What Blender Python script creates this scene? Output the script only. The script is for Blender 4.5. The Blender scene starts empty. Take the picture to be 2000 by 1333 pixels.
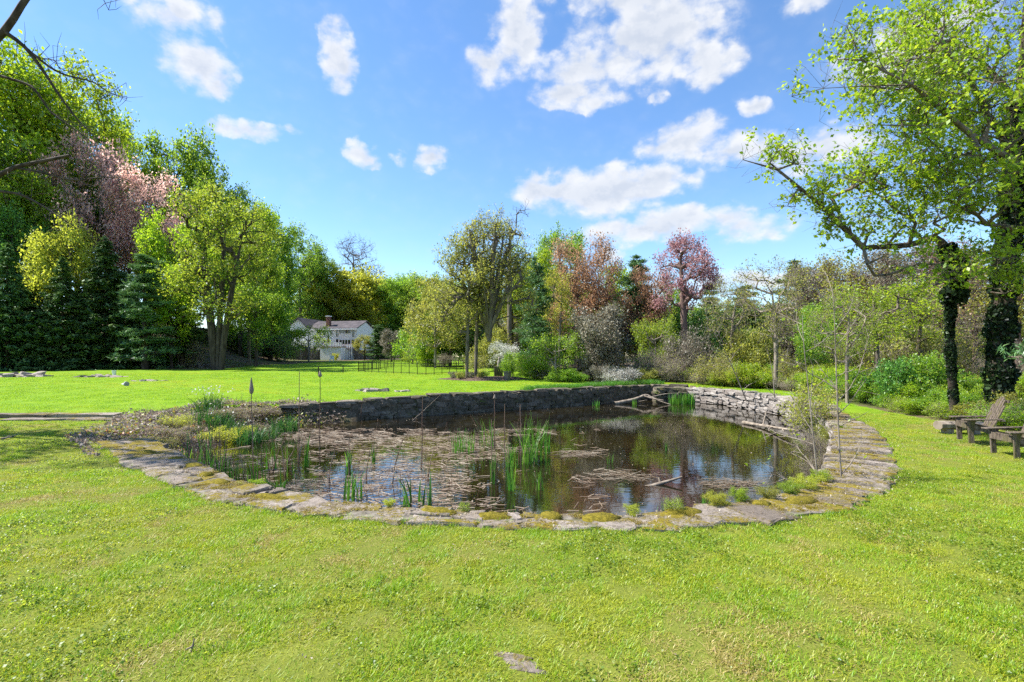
import bpy, bmesh, math
import numpy as np
from mathutils import Vector, Matrix

scene = bpy.context.scene
COL = scene.collection
R = math.radians

# ------------------------------------------------------------------ camera
CAM_H = 1.9
cam_d = bpy.data.cameras.new('camera')
cam = bpy.data.objects.new('camera', cam_d)
COL.objects.link(cam)
cam.location = (0, 0, CAM_H)
cam.rotation_euler = (R(90), 0, 0)
cam_d.sensor_width = 36
cam_d.lens = 18
cam_d.shift_y = 0.01575
cam_d.clip_start = 0.05
cam_d.clip_end = 6000
scene.camera = cam

# ------------------------------------------------------------------ view
vs = scene.view_settings
vs.view_transform = 'Standard'
vs.look = 'None'
vs.exposure = 1.12
vs.gamma = 1.0
vs.use_curve_mapping = False
scene.render.engine = 'CYCLES'
scene.cycles.max_bounces = 8
scene.cycles.diffuse_bounces = 4
scene.cycles.glossy_bounces = 3
scene.cycles.transmission_bounces = 6
scene.cycles.transparent_max_bounces = 6
scene.cycles.caustics_reflective = False
scene.cycles.caustics_refractive = False
scene.cycles.use_adaptive_sampling = True
scene.cycles.adaptive_threshold = 0.025
scene.cycles.use_denoising = False

# ------------------------------------------------------------------ sun
SUN_EL = R(53)
SUN_AZ = R(-84)            # measured from +Y (camera forward) towards +X
to_sun = Vector((math.sin(SUN_AZ) * math.cos(SUN_EL), math.cos(SUN_AZ) * math.cos(SUN_EL), math.sin(SUN_EL)))
sd = bpy.data.lights.new('sun', 'SUN')
sd.energy = 5.0
sd.angle = R(0.53)
sd.color = (1.0, 0.95, 0.86)
sun = bpy.data.objects.new('sun', sd)
COL.objects.link(sun)
sun.rotation_euler = to_sun.to_track_quat('Z', 'Y').to_euler()
sun.location = to_sun * 60

# ------------------------------------------------------------------ world: clear spring sky with fair-weather clouds
world = bpy.data.worlds.new('World')
scene.world = world
world.use_nodes = True
wn, wl = world.node_tree.nodes, world.node_tree.links
wn.clear()


class NT:
    """tiny helper round a node tree"""
    def __init__(self, nt):
        self.n, self.l = nt.nodes, nt.links

    def node(self, typ, **kw):
        nd = self.n.new(typ)
        for k, v in kw.items():
            setattr(nd, k, v)
        return nd

    def put(self, sock, v):
        if isinstance(v, bpy.types.NodeSocket):
            self.l.new(v, sock)
        elif v is not None:
            sock.default_value = v

    def math(self, op, a, b=None, c=None, clamp=False):
        nd = self.node('ShaderNodeMath', operation=op, use_clamp=clamp)
        self.put(nd.inputs[0], a)
        if b is not None:
            self.put(nd.inputs[1], b)
        if c is not None:
            self.put(nd.inputs[2], c)
        return nd.outputs[0]

    def vmath(self, op, a, b=None, c=None):
        nd = self.node('ShaderNodeVectorMath', operation=op)
        self.put(nd.inputs[0], a)
        if b is not None:
            self.put(nd.inputs[1], b)
        if c is not None:
            self.put(nd.inputs[2], c)
        return nd.outputs[1] if op in ('LENGTH', 'DISTANCE', 'DOT_PRODUCT') else nd.outputs[0]

    def noise(self, vec, scale, detail=4, rough=0.55, dist=0.0, out=0):
        nd = self.node('ShaderNodeTexNoise')
        self.put(nd.inputs['Vector'], vec)
        nd.inputs['Scale'].default_value = scale
        nd.inputs['Detail'].default_value = detail
        nd.inputs['Roughness'].default_value = rough
        nd.inputs['Distortion'].default_value = dist
        return nd.outputs[out]

    def smooth(self, v, a, b, o0=0.0, o1=1.0):
        nd = self.node('ShaderNodeMapRange', interpolation_type='SMOOTHSTEP')
        self.put(nd.inputs[0], v)
        for i, q in enumerate((a, b, o0, o1)):
            self.put(nd.inputs[1 + i], q)
        return nd.outputs[0]

    def mix(self, f, a, b, blend='MIX'):
        nd = self.node('ShaderNodeMix', data_type='RGBA', blend_type=blend)
        self.put(nd.inputs[0], f)
        self.put(nd.inputs[6], a if isinstance(a, bpy.types.NodeSocket) else (*a, 1))
        self.put(nd.inputs[7], b if isinstance(b, bpy.types.NodeSocket) else (*b, 1))
        return nd.outputs[2]

    def ramp(self, f, stops):
        nd = self.node('ShaderNodeValToRGB')
        self.put(nd.inputs[0], f)
        cr = nd.color_ramp
        while len(cr.elements) < len(stops):
            cr.elements.new(0.5)
        for e, (p, c) in zip(cr.elements, stops):
            e.position = p
            e.color = (*c, 1)
        return nd.outputs[0]


W = NT(world.node_tree)
sky = W.node('ShaderNodeTexSky', sky_type='NISHITA', sun_disc=False)
sky.sun_elevation = SUN_EL
sky.sun_rotation = SUN_AZ
sky.altitude = 100
sky.air_density = 1.0
sky.dust_density = 0.0
sky.ozone_density = 3.0
hs = W.node('ShaderNodeHueSaturation')
hs.inputs['Saturation'].default_value = 1.12
hs.inputs['Hue'].default_value = 0.501
hs.inputs['Value'].default_value = 1.0
W.put(hs.inputs['Color'], sky.outputs[0])
tc = W.node('ShaderNodeTexCoord')
sp = W.node('ShaderNodeSeparateXYZ')
W.put(sp.inputs[0], tc.outputs['Generated'])
az = W.math('ARCTAN2', sp.outputs[0], sp.outputs[1])
el = W.math('ARCSINE', sp.outputs[2])
ae = W.node('ShaderNodeCombineXYZ')
W.put(ae.inputs[0], az)
W.put(ae.inputs[1], el)
ae = ae.outputs[0]
# clouds: (azimuth, elevation, half width, half height, weight), in degrees
CLOUDS = [
    (-33.5, 29.5, 4.2, 2.2, .75), (-31.4, 26.4, 3.3, 2.3, 1.0), (-29.7, 25.5, 1.9, 1.5, .9), (-18.9, 29.0, 2.0, 2.6, .95),
    (-26.5, 21.9, 4.0, 1.0, .9), (-28.6, 22.0, 1.6, .9, .8), (-16.6, 21.0, 2.1, 1.3, .95), (-8.6, 21.2, 1.8, 1.3, .95), (-12.2, 21.2, 1.2, .8, .6),
    (15.3, 31.4, 8.5, 4.0, 1.15), (.5, 32.3, 3.2, 3.6, 1.1), (-2.2, 29.6, 3.0, 2.0, .95), (21.6, 28.2, 3.2, 2.3, 1.0), (8.0, 29.4, 6.0, 2.0, 1.0), (15.0, 35.2, 11, 3.2, 1.1),
    (6.4, 27.1, 4.8, 1.6, 1.05), (9.6, 26.5, 3.0, 1.0, .9), (18.2, 22.2, 5.0, 2.0, 1.0), (23.8, 20.3, 4.4, 1.5, .85), (16.0, 21.6, 3.4, 1.5, .9),
    (10.2, 17.8, 9.5, 2.4, 1.2), (4.0, 18.2, 5.0, 1.7, 1.1), (15.0, 18.6, 5.5, 1.8, 1.0), (16.5, 13.8, 9.5, 1.7, 1.1), (24, 13.2, 5.0, 1.6, .9),
    (25.2, 23.8, 1.4, .9, .9), (15.6, 26.3, 1.2, .9, .7), (10.8, 11.4, 2.2, .9, .9), (5.7, 12.0, 2.4, .9, .8), (31, 19, 5, 2, .9), (29.5, 31, 3, .8, .6),
    (38, 25, 6, 3, 1.0), (-5, 39, 6, 3, 1.0), (52, 20, 7, 3, 1.0), (-52, 30, 6, 3, 1), (24, 7.5, 10, 1.0, .8), (-12, 6.6, 8, .7, .5),
    (75, 30, 12, 5, 1), (110, 22, 11, 4, 1), (150, 34, 12, 5, 1), (-85, 26, 10, 4, 1), (-120, 33, 12, 5, 1), (-160, 24, 12, 4, 1), (10, 55, 14, 8, 1), (-100, 60, 16, 9, 1), (120, 62, 16, 9, 1)]
warp = W.noise(ae, 9.0, 5, 0.6, out=1)
warp = W.vmath('MULTIPLY', W.vmath('SUBTRACT', warp, (.5, .5, .5)), (.11, .065, 0))
aew = W.vmath('ADD', ae, warp)
field = None
low = None
for (a, e, wa, he, wt) in CLOUDS:
    d = W.vmath('SUBTRACT', aew, (R(a), R(e), 0))
    d = W.vmath('MULTIPLY', d, (1 / R(wa * 1.25), 1 / R(he * 1.3), 0))
    f = W.math('MULTIPLY', W.math('SUBTRACT', 1.0, W.vmath('LENGTH', d), clamp=True), wt)
    field = f if field is None else W.math('SMOOTH_MAX', field, f, 0.12)
stretch = W.vmath('MULTIPLY', ae, (1.0, 1.5, 1.0))


def puff(vec):
    """billowing detail: cauliflower lumps over softer drifts"""
    vo = W.node('ShaderNodeTexVoronoi', feature='SMOOTH_F1')
    W.put(vo.inputs['Vector'], W.vmath('ADD', vec, W.vmath('MULTIPLY', W.noise(vec, 40, 3, .6, out=1), (.03, .03, 0))))
    vo.inputs['Scale'].default_value = 24
    vo.inputs['Detail'].default_value = 1.0
    vo.inputs['Roughness'].default_value = .6
    vo.inputs['Smoothness'].default_value = .6
    bl = W.math('SUBTRACT', .42, vo.outputs['Distance'])
    return W.math('ADD', W.math('MULTIPLY', bl, .75), W.math('MULTIPLY', W.math('SUBTRACT', W.noise(vec, 17, 6, .64), .5), 1.15))


nn = W.math('ADD', puff(stretch), .30)
r1 = W.noise(stretch, 15, 4, .6)
r2 = W.noise(W.vmath('ADD', stretch, (-.012, .018, 0)), 15, 4, .6)
dens = W.math('ADD', field, W.math('MULTIPLY', nn, W.smooth(field, 0.0, .3, 0.15, 1.0)))
cover = W.smooth(dens, 0.0, 0.78)
cover = W.math('MULTIPLY', cover, W.smooth(field, 0.02, .22))
# sides turned away from the sun and thick undersides are greyer
relief = W.smooth(W.math('SUBTRACT', r2, r1), -.10, .14)
thick = W.smooth(field, .35, 1.05)
shade = W.math('ADD', W.math('MULTIPLY', relief, .38), W.math('MULTIPLY', thick, .55))
ccol = W.mix(shade, (3.9, 3.95, 4.05), (2.6, 2.85, 3.3))
wmix = W.mix(W.math('MULTIPLY', cover, .93), hs.outputs[0], ccol)
bg = W.node('ShaderNodeBackground')
bg.inputs['Strength'].default_value = 0.118
W.put(bg.inputs['Color'], wmix)
wo = W.node('ShaderNodeOutputWorld')
wl.new(bg.outputs[0], wo.inputs['Surface'])
world.cycles.sampling_method = 'MANUAL'
world.cycles.sample_map_resolution = 512

# ------------------------------------------------------------------ helpers
def smoothstep(a, b, x):
    t = np.clip((np.asarray(x, float) - a) / (b - a), 0, 1)
    return t * t * (3 - 2 * t)


def ground_z(x, y):
    """height of the lawn: level round the pond, rising gently to the house, a wooded bank on the left"""
    x = np.asarray(x, float)
    y = np.asarray(y, float)
    z = 0.2 * smoothstep(14, 26, y) + 0.0145 * np.maximum(y - 26, 0)
    z = z - 0.0145 * np.maximum(y - 150, 0)
    hill = smoothstep(-5, 22, (-x - 0.50 * y))
    z = z + hill * 9 * smoothstep(58, 92, y)
    z = z + 0.05 * np.sin(x * .31 + 1.3) * np.sin(y * .27) * smoothstep(30, 45, y)
    z = z + 0.25 * smoothstep(12, 30, x) * smoothstep(2, 12, y)
    return z


def G(px, py, z=0.0):
    """point of the level z seen at picture position (px, py)"""
    Y = (CAM_H - z) * 1000.0 / (py - 698.0)
    return ((px - 1000) / 1000.0 * Y, Y)


def on_ground(px, Y):
    X = (px - 1000) / 1000.0 * Y
    return Vector((X, Y, float(ground_z(X, Y))))


def tag(o, label=None, cat=None, group=None, kind=None):
    for k, v in (('label', label), ('category', cat), ('group', group), ('kind', kind)):
        if v:
            o[k] = v
    return o


def link(name, me, mat=None, parent=None, loc=None, smooth=False):
    if mat is not None and len(me.materials) == 0:
        me.materials.append(mat)
    o = bpy.data.objects.new(name, me)
    COL.objects.link(o)
    if parent is not None:
        o.parent = parent
    if loc is not None:
        o.location = loc
    if smooth:
        me.polygons.foreach_set('use_smooth', np.ones(len(me.polygons), bool))
    return o


def empty(name, loc, rz=0.0):
    o = bpy.data.objects.new(name, None)
    o.empty_display_size = 0.3
    COL.objects.link(o)
    o.location = loc
    o.rotation_euler = (0, 0, rz)
    return o


def np_mesh(name, V, F, rnd=None, smooth=False, attrs=None):
    """V (n,3), F (m,k) of one polygon size, quick"""
    me = bpy.data.meshes.new(name)
    V = np.ascontiguousarray(V, dtype=np.float32)
    F = np.ascontiguousarray(F, dtype=np.int32)
    m, k = F.shape
    me.vertices.add(len(V))
    me.vertices.foreach_set('co', V.ravel())
    me.loops.add(m * k)
    me.loops.foreach_set('vertex_index', F.ravel())
    me.polygons.add(m)
    me.polygons.foreach_set('loop_start', np.arange(0, m * k, k, dtype=np.int32))
    if smooth:
        me.polygons.foreach_set('use_smooth', np.ones(m, bool))
    if rnd is not None:
        a = me.attributes.new('rnd', 'FLOAT', 'FACE')
        a.data.foreach_set('value', np.asarray(rnd, np.float32))
    if attrs:
        for nm, dom, arr in attrs:
            a = me.attributes.new(nm, 'FLOAT', dom)
            a.data.foreach_set('value', np.asarray(arr, np.float32))
    me.update(calc_edges=True)
    return me


class MB:
    """collects boxes, prisms and bars into one mesh"""
    def __init__(self):
        self.v, self.f = [], []

    def raw(self, vs_, fs_):
        n = len(self.v)
        self.v += [tuple(p) for p in vs_]
        self.f += [tuple(i + n for i in f) for f in fs_]
        return self

    def box(self, x0, x1, y0, y1, z0, z1):
        return self.raw([(x0, y0, z0), (x1, y0, z0), (x1, y1, z0), (x0, y1, z0), (x0, y0, z1), (x1, y0, z1), (x1, y1, z1), (x0, y1, z1)],
                        [(0, 3, 2, 1), (4, 5, 6, 7), (0, 1, 5, 4), (1, 2, 6, 5), (2, 3, 7, 6), (3, 0, 4, 7)])

    def bar(self, a, b, w, h, up=(0, 0, 1)):
        a, b = Vector(a), Vector(b)
        d = (b - a).normalized()
        u = Vector(up)
        s = d.cross(u)
        if s.length < 1e-4:
            s = d.cross(Vector((1, 0, 0)))
        s.normalize()
        t = s.cross(d).normalized()
        vs_ = [p + s * (sx * w / 2) + t * (tz * h / 2) for p in (a, b) for sx, tz in ((-1, -1), (1, -1), (1, 1), (-1, 1))]
        return self.raw(vs_, [(0, 1, 2, 3), (7, 6, 5, 4), (0, 4, 5, 1), (1, 5, 6, 2), (2, 6, 7, 3), (3, 7, 4, 0)])

    def prism(self, poly, axis, a, b):
        """poly of 2D points, extruded along axis from a to b"""
        n = len(poly)
        def P(p, t):
            return {'x': (t, p[0], p[1]), 'y': (p[0], t, p[1]), 'z': (p[0], p[1], t)}[axis]
        vs_ = [P(p, a) for p in poly] + [P(p, b) for p in poly]
        return self.raw(vs_, [tuple(range(n))[::-1], tuple(range(n, 2 * n))] + [(i, (i + 1) % n, n + (i + 1) % n, n + i) for i in range(n)])

    def build(self, name, mat, parent=None, bevel=0.0, smooth=False, loc=None):
        me = bpy.data.meshes.new(name)
        me.from_pydata(self.v, [], self.f)
        bm = bmesh.new()
        bm.from_mesh(me)
        bmesh.ops.recalc_face_normals(bm, faces=bm.faces)
        if bevel:
            bmesh.ops.bevel(bm, geom=list(bm.edges), offset=bevel, segments=1, affect='EDGES', clamp_overlap=True)
        bm.to_mesh(me)
        bm.free()
        return link(name, me, mat, parent, loc, smooth)


# ------------------------------------------------------------------ materials
def new_mat(name):
    m = bpy.data.materials.new(name)
    m.use_nodes = True
    m.node_tree.nodes.clear()
    return m, NT(m.node_tree)


def finish(t, shader):
    o = t.node('ShaderNodeOutputMaterial')
    t.l.new(shader, o.inputs['Surface'])


def principled(t, col, rough=0.8, normal=None, spec=0.3, metal=0.0):
    p = t.node('ShaderNodeBsdfPrincipled')
    t.put(p.inputs['Base Color'], col if isinstance(col, bpy.types.NodeSocket) else (*col, 1))
    t.put(p.inputs['Roughness'], rough)
    p.inputs['Specular IOR Level'].default_value = spec
    p.inputs['Metallic'].default_value = metal
    if normal is not None:
        t.put(p.inputs['Normal'], normal)
    return p.outputs[0]


def bump(t, h, strength=0.5, dist=0.02):
    b = t.node('ShaderNodeBump')
    b.inputs['Strength'].default_value = strength
    b.inputs['Distance'].default_value = dist
    t.put(b.inputs['Height'], h)
    return b.outputs[0]


def leaf_mat(name, stops, trans=0.6, gloss=0.03, vary=0.12):
    """thin leaf: diffuse + light through the blade; each leaf and each plant varies"""
    m, t = new_mat(name)
    a = t.node('ShaderNodeAttribute', attribute_name='rnd')
    col = t.ramp(a.outputs['Fac'], stops)
    oi = t.node('ShaderNodeObjectInfo')
    h = t.node('ShaderNodeHueSaturation')
    t.put(h.inputs['Hue'], t.math('ADD', 0.5 - vary * .06, t.math('MULTIPLY', oi.outputs['Random'], vary * .12)))
    t.put(h.inputs['Value'], t.math('ADD', 1 - vary, t.math('MULTIPLY', oi.outputs['Random'], 2 * vary)))
    t.put(h.inputs['Color'], col)
    d = t.node('ShaderNodeBsdfDiffuse')
    t.put(d.inputs['Color'], h.outputs[0])
    tr = t.node('ShaderNodeBsdfTranslucent')
    h2 = t.node('ShaderNodeHueSaturation')
    h2.inputs['Hue'].default_value = 0.49
    h2.inputs['Value'].default_value = 1.6
    t.put(h2.inputs['Color'], h.outputs[0])
    t.put(tr.inputs['Color'], h2.outputs[0])
    mx = t.node('ShaderNodeMixShader')
    mx.inputs[0].default_value = trans
    t.l.new(d.outputs[0], mx.inputs[1])
    t.l.new(tr.outputs[0], mx.inputs[2])
    g = t.node('ShaderNodeBsdfGlossy')
    g.inputs['Roughness'].default_value = 0.45
    g.inputs['Color'].default_value = (.8, .85, .9, 1)
    m2 = t.node('ShaderNodeMixShader')
    m2.inputs[0].default_value = gloss
    t.l.new(mx.outputs[0], m2.inputs[1])
    t.l.new(g.outputs[0], m2.inputs[2])
    finish(t, m2.outputs[0])
    return m


def rough_mat(name, c1, c2, scale=6, rough=0.85, bmp=0.4, stretch=(1, 1, 1), c3=None, dist=0.02):
    m, t = new_mat(name)
    co = t.node('ShaderNodeTexCoord').outputs['Object']
    co = t.vmath('MULTIPLY', co, stretch)
    n = t.noise(co, scale, 6, 0.6)
    col = t.mix(t.smooth(n, .32, .68), c1, c2)
    if c3:
        col = t.mix(t.smooth(t.noise(co, scale * .37, 4, .6), .5, .66), col, c3)
    finish(t, principled(t, col, rough, bump(t, t.noise(co, scale * 3, 6, .65), bmp, dist), 0.2))
    return m


M = {}
M['bark_grey'] = rough_mat('bark_grey', (.085, .068, .052), (.20, .165, .13), 5, stretch=(1, 1, .25))
M['bark_dark'] = rough_mat('bark_dark', (.035, .027, .021), (.095, .075, .058), 5, stretch=(1, 1, .25))
M['bark_pale'] = rough_mat('bark_pale', (.16, .13, .10), (.33, .28, .23), 5, stretch=(1, 1, .25))
M['bark_red'] = rough_mat('bark_red', (.10, .062, .055), (.20, .135, .115), 5, stretch=(1, 1, .3))
M['dead_wood'] = rough_mat('dead_wood', (.15, .12, .092), (.31, .26, .205), 7, stretch=(1, 1, .3))
M['chair_wood'] = rough_mat('chair_wood', (.05, .038, .03), (.19, .15, .12), 9, stretch=(3, 3, .6), c3=(.11, .10, .04))
M['leaf_fresh'] = leaf_mat('leaf_fresh', [(0, (0.123, 0.226, 0.012)), (.5, (0.248, 0.379, 0.017)), (1, (0.413, 0.525, 0.026))])
M['leaf_green'] = leaf_mat('leaf_green', [(0, (0.070, 0.164, 0.017)), (.5, (0.162, 0.300, 0.023)), (1, (0.325, 0.455, 0.031))])
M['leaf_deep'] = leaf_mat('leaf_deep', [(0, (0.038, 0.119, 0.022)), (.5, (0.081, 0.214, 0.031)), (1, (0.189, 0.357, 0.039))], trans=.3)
M['leaf_yellow'] = leaf_mat('leaf_yellow', [(0, (0.212, 0.251, 0.021)), (.5, (0.350, 0.388, 0.035)), (1, (0.487, 0.513, 0.070))])
M['leaf_spring'] = leaf_mat('leaf_spring', [(0, (.11, .20, .015)), (.5, (.20, .29, .020)), (1, (.34, .38, .04))])
M['leaf_lime'] = leaf_mat('leaf_lime', [(0, (0.126, 0.227, 0.009)), (.5, (0.243, 0.359, 0.013)), (1, (0.369, 0.454, 0.027))], trans=.5)
M['leaf_olive'] = leaf_mat('leaf_olive', [(0, (0.127, 0.133, 0.026)), (.5, (0.245, 0.267, 0.042)), (1, (0.402, 0.408, 0.072))])
M['bloom_pink'] = leaf_mat('bloom_pink', [(0, (0.361, 0.227, 0.181)), (.5, (0.657, 0.425, 0.361)), (1, (0.887, 0.682, 0.579))], trans=.6)
M['bloom_red'] = leaf_mat('bloom_red', [(0, (0.190, 0.090, 0.098)), (.5, (0.395, 0.200, 0.215)), (1, (0.526, 0.361, 0.332))], trans=.4)
M['bloom_rust'] = leaf_mat('bloom_rust', [(0, (0.195, 0.111, 0.052)), (.5, (0.377, 0.215, 0.111)), (1, (0.494, 0.312, 0.169))], trans=.4)
M['bloom_white'] = leaf_mat('bloom_white', [(0, (.25, .27, .20)), (.5, (.50, .50, .46)), (1, (.68, .67, .64))], trans=.35)
M['leaf_mauve'] = leaf_mat('leaf_mauve', [(0, (0.070, 0.072, 0.041)), (.5, (0.180, 0.160, 0.110)), (1, (0.422, 0.383, 0.298))], trans=.25)
M['needle_dark'] = leaf_mat('needle_dark', [(0, (0.036, 0.085, 0.026)), (.5, (0.085, 0.160, 0.045)), (1, (0.209, 0.322, 0.091))], trans=.12, gloss=.03)
M['needle_pine'] = leaf_mat('needle_pine', [(0, (0.041, 0.108, 0.035)), (.5, (0.092, 0.198, 0.063)), (1, (0.203, 0.342, 0.107))], trans=.2, gloss=.04)
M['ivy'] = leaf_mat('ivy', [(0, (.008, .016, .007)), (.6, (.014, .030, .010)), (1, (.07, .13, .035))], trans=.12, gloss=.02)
M['moss_blade'] = leaf_mat('moss_blade', [(0, (.15, .115, .012)), (.5, (.25, .20, .02)), (1, (.34, .27, .05))], trans=.3, vary=.2)
M['blade_green'] = leaf_mat('blade_green', [(0, (.035, .13, .012)), (.5, (.075, .23, .02)), (1, (.15, .33, .03))], trans=.4)
M['blade_dark'] = leaf_mat('blade_dark', [(0, (.014, .060, .012)), (.5, (.035, .115, .018)), (1, (.09, .20, .03))], trans=.35)
M['blade_dry'] = leaf_mat('blade_dry', [(0, (0.145, 0.095, 0.062)), (.5, (0.281, 0.211, 0.147)), (1, (0.442, 0.378, 0.294))], trans=.25)
M['reed_brown'] = leaf_mat('reed_brown', [(0, (.10, .055, .035)), (.5, (.20, .12, .08)), (1, (.34, .24, .17))], trans=.15)
M['grass_lime'] = leaf_mat('grass_lime', [(0, (0.177, 0.258, 0.011)), (.5, (0.306, 0.381, 0.016)), (1, (0.461, 0.465, 0.035))], trans=.4, vary=.05)
M['grass_green'] = leaf_mat('grass_green', [(0, (0.117, 0.255, 0.008)), (.5, (0.219, 0.375, 0.011)), (1, (0.365, 0.472, 0.022))], trans=.4, vary=.05)
M['grass_straw'] = leaf_mat('grass_straw', [(0, (0.241, 0.241, 0.037)), (.4, (0.362, 0.315, 0.074)), (1, (0.523, 0.408, 0.185))], trans=.3, vary=.05)
M['bank_mix'] = leaf_mat('bank_mix', [(0, (.09, .07, .055)), (.42, (.26, .20, .17)), (.55, (.36, .30, .27)), (.7, (.22, .26, .03)), (.9, (.38, .38, .04)), (1, (.46, .20, .07))], trans=.3)

# ------------------------------------------------------------------ pond outline
def catmull(P, n=8, closed=False):
    P = [np.array(p, float) for p in P]
    out = []
    for i in range(len(P) - 1):
        p0 = P[max(i - 1, 0)]
        p1, p2 = P[i], P[i + 1]
        p3 = P[min(i + 2, len(P) - 1)]
        for k in range(n):
            t = k / n
            out.append(.5 * ((2 * p1) + (-p0 + p2) * t + (2 * p0 - 5 * p1 + 4 * p2 - p3) * t * t + (-p0 + 3 * p1 - 3 * p2 + p3) * t ** 3))
    out.append(P[-1])
    return np.array(out)


class Path:
    def __init__(self, pts):
        self.p = np.array(pts, float)
        seg = np.linalg.norm(np.diff(self.p[:, :2], axis=0), axis=1)
        self.s = np.concatenate([[0], np.cumsum(seg)])
        self.L = self.s[-1]

    def at(self, s):
        return np.array([np.interp(s, self.s, self.p[:, k]) for k in range(self.p.shape[1])])

    def tan(self, s):
        d = self.at(min(s + .15, self.L))[:2] - self.at(max(s - .15, 0))[:2]
        return d / np.linalg.norm(d)

    def left(self, s):
        t = self.tan(s)
        return np.array([-t[1], t[0]])


# outer edge of the coping, x, y, coping width; runs from the left bank round the near side and up the right side
RIM = Path(catmull([(-9.0, 11.2, .95), (-7.2, 9.4, .85), (-5.5, 7.95, .75), (-4.36, 7.04, .7), (-3.36, 6.48, .65), (-2.45, 6.14, .52), (-1.48, 5.9, .48), (-.57, 5.73, .46),
                    (.28, 5.63, .46), (1.06, 5.6, .48), (1.86, 5.65, .5), (2.79, 5.86, .66), (3.64, 6.12, .72), (4.57, 6.68, .8), (5.8, 7.85, .9), (7.1, 9.64, .92), (8.9, 12.5, .85),
                    (10.3, 15.5, .7), (11.6, 18.8, .6), (12.2, 21.9, .55), (12.0, 24.75, .55), (11.2, 28.4, .55), (10.4, 29.6, .55)]))
# face of the long straight far wall: x, y, height of its top
FARW = Path(catmull([(-8.0, 19.1, .07), (-4.9, 21.2, .17), (-1.2, 23.5, .22), (2.6, 26.0, .24), (5.4, 28.1, .22), (7.7, 29.9, .2), (9.0, 30.2, .21), (10.2, 29.7, .25)]))
WATER_Z = -0.6


def rim_pts(f, step=.3):
    out = []
    for s in np.arange(0, RIM.L, step):
        p = RIM.at(s)
        out.append(p[:2] + RIM.left(s) * p[2] * f)
    return out


HOLE = np.array(rim_pts(.5) + [FARW.at(s)[:2] + FARW.left(s) * .22 for s in np.arange(FARW.L, 0, -.5)] + [(-8.6, 19.5), (-11.0, 19.2), (-11.3, 16), (-9.9, 12.3)])
OUTER = np.array(rim_pts(-.03) + [FARW.at(s)[:2] + FARW.left(s) * .5 for s in np.arange(FARW.L, 0, -.5)] + [(-8.6, 19.8), (-11.3, 19.5), (-11.7, 16), (-10.2, 12.2)])


def poly_sd(poly, x, y):
    """signed distance to a polygon, negative inside"""
    P = np.stack([np.ravel(x), np.ravel(y)], 1)
    A, B = poly, np.roll(poly, -1, 0)
    best = np.full(len(P), 1e9)
    ins = np.zeros(len(P), bool)
    for a, b in zip(A, B):
        ab = b - a
        t = np.clip(((P - a) @ ab) / (ab @ ab + 1e-12), 0, 1)
        d = np.linalg.norm(P - a - t[:, None] * ab, axis=1)
        best = np.minimum(best, d)
        c = (a[1] > P[:, 1]) != (b[1] > P[:, 1])
        with np.errstate(divide='ignore', invalid='ignore'):
            xi = (b[0] - a[0]) * (P[:, 1] - a[1]) / (b[1] - a[1]) + a[0]
        ins ^= c & (P[:, 0] < xi)
    return np.where(ins, -best, best).reshape(np.shape(x))


LAWN = np.array([(-95, -40), (-75, 46), (-50, 50), (-33, 54), (-32, 75), (-33, 98), (-12, 103), (-5, 72), (3, 46), (5.5, 39), (8, 34), (11.5, 31.5), (13.2, 28), (13.7, 24.6), (12.9, 19.6), (12.4, 14.4),
                 (13.0, 10), (15, 4), (20, -40)], float)

# ------------------------------------------------------------------ ground sheet
def axis(a, b, step, lo, hi, grow=1.16):
    c = list(np.arange(a, b + 1e-6, step))
    s, v = step, b
    while v < hi:
        s = min(s * grow, 120)
        v += s
        c.append(v)
    s, v = step, a
    pre = []
    while v > lo:
        s = min(s * grow, 120)
        v -= s
        pre.append(v)
    return np.array(pre[::-1] + c)


gx = axis(-14, 15, .2, -1600, 1600)
gy = axis(4, 32, .2, -300, 2600)
GX, GY = np.meshgrid(gx, gy)
GZ = ground_z(GX, GY)
near = (GX > -20) & (GX < 20) & (GY > -2) & (GY < 40)
sd_hole = np.full(GX.shape, 99.0)
sd_hole[near] = poly_sd(HOLE, GX[near], GY[near])
bank = -.06 - .80 * smoothstep(-11.9, -6.6, GX + .25 * np.sin(GY * 1.7)) * smoothstep(0, 1.2, -sd_hole + .0)
inside = np.maximum(-1.15, np.where(GX < -6.0, bank, -1.15))
inside = np.where((GX < -6.0), np.maximum(inside, -1.15), inside)
GZ = np.where(sd_hole < 0, inside, GZ)
rngg = np.random.default_rng(3)
GZ = GZ + np.where((sd_hole > .8) & near, rngg.normal(0, .006, GZ.shape), 0)
soil = np.zeros(GX.shape)
sel = (GX > -140) & (GX < 60) & (GY < 160)
soil[:] = 1.0
soil[sel] = smoothstep(-.6, .9, poly_sd(LAWN, GX[sel], GY[sel]))
soil = np.where((sd_hole < .12), 1.0, soil)
ny, nx = GX.shape
idx = np.arange(nx * ny).reshape(ny, nx)
GF = np.stack([idx[:-1, :-1], idx[:-1, 1:], idx[1:, 1:], idx[1:, :-1]], -1).reshape(-1, 4)
gme = np_mesh('ground', np.stack([GX, GY, GZ], -1).reshape(-1, 3), GF, smooth=True, attrs=[('soil', 'POINT', soil.ravel())])

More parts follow.
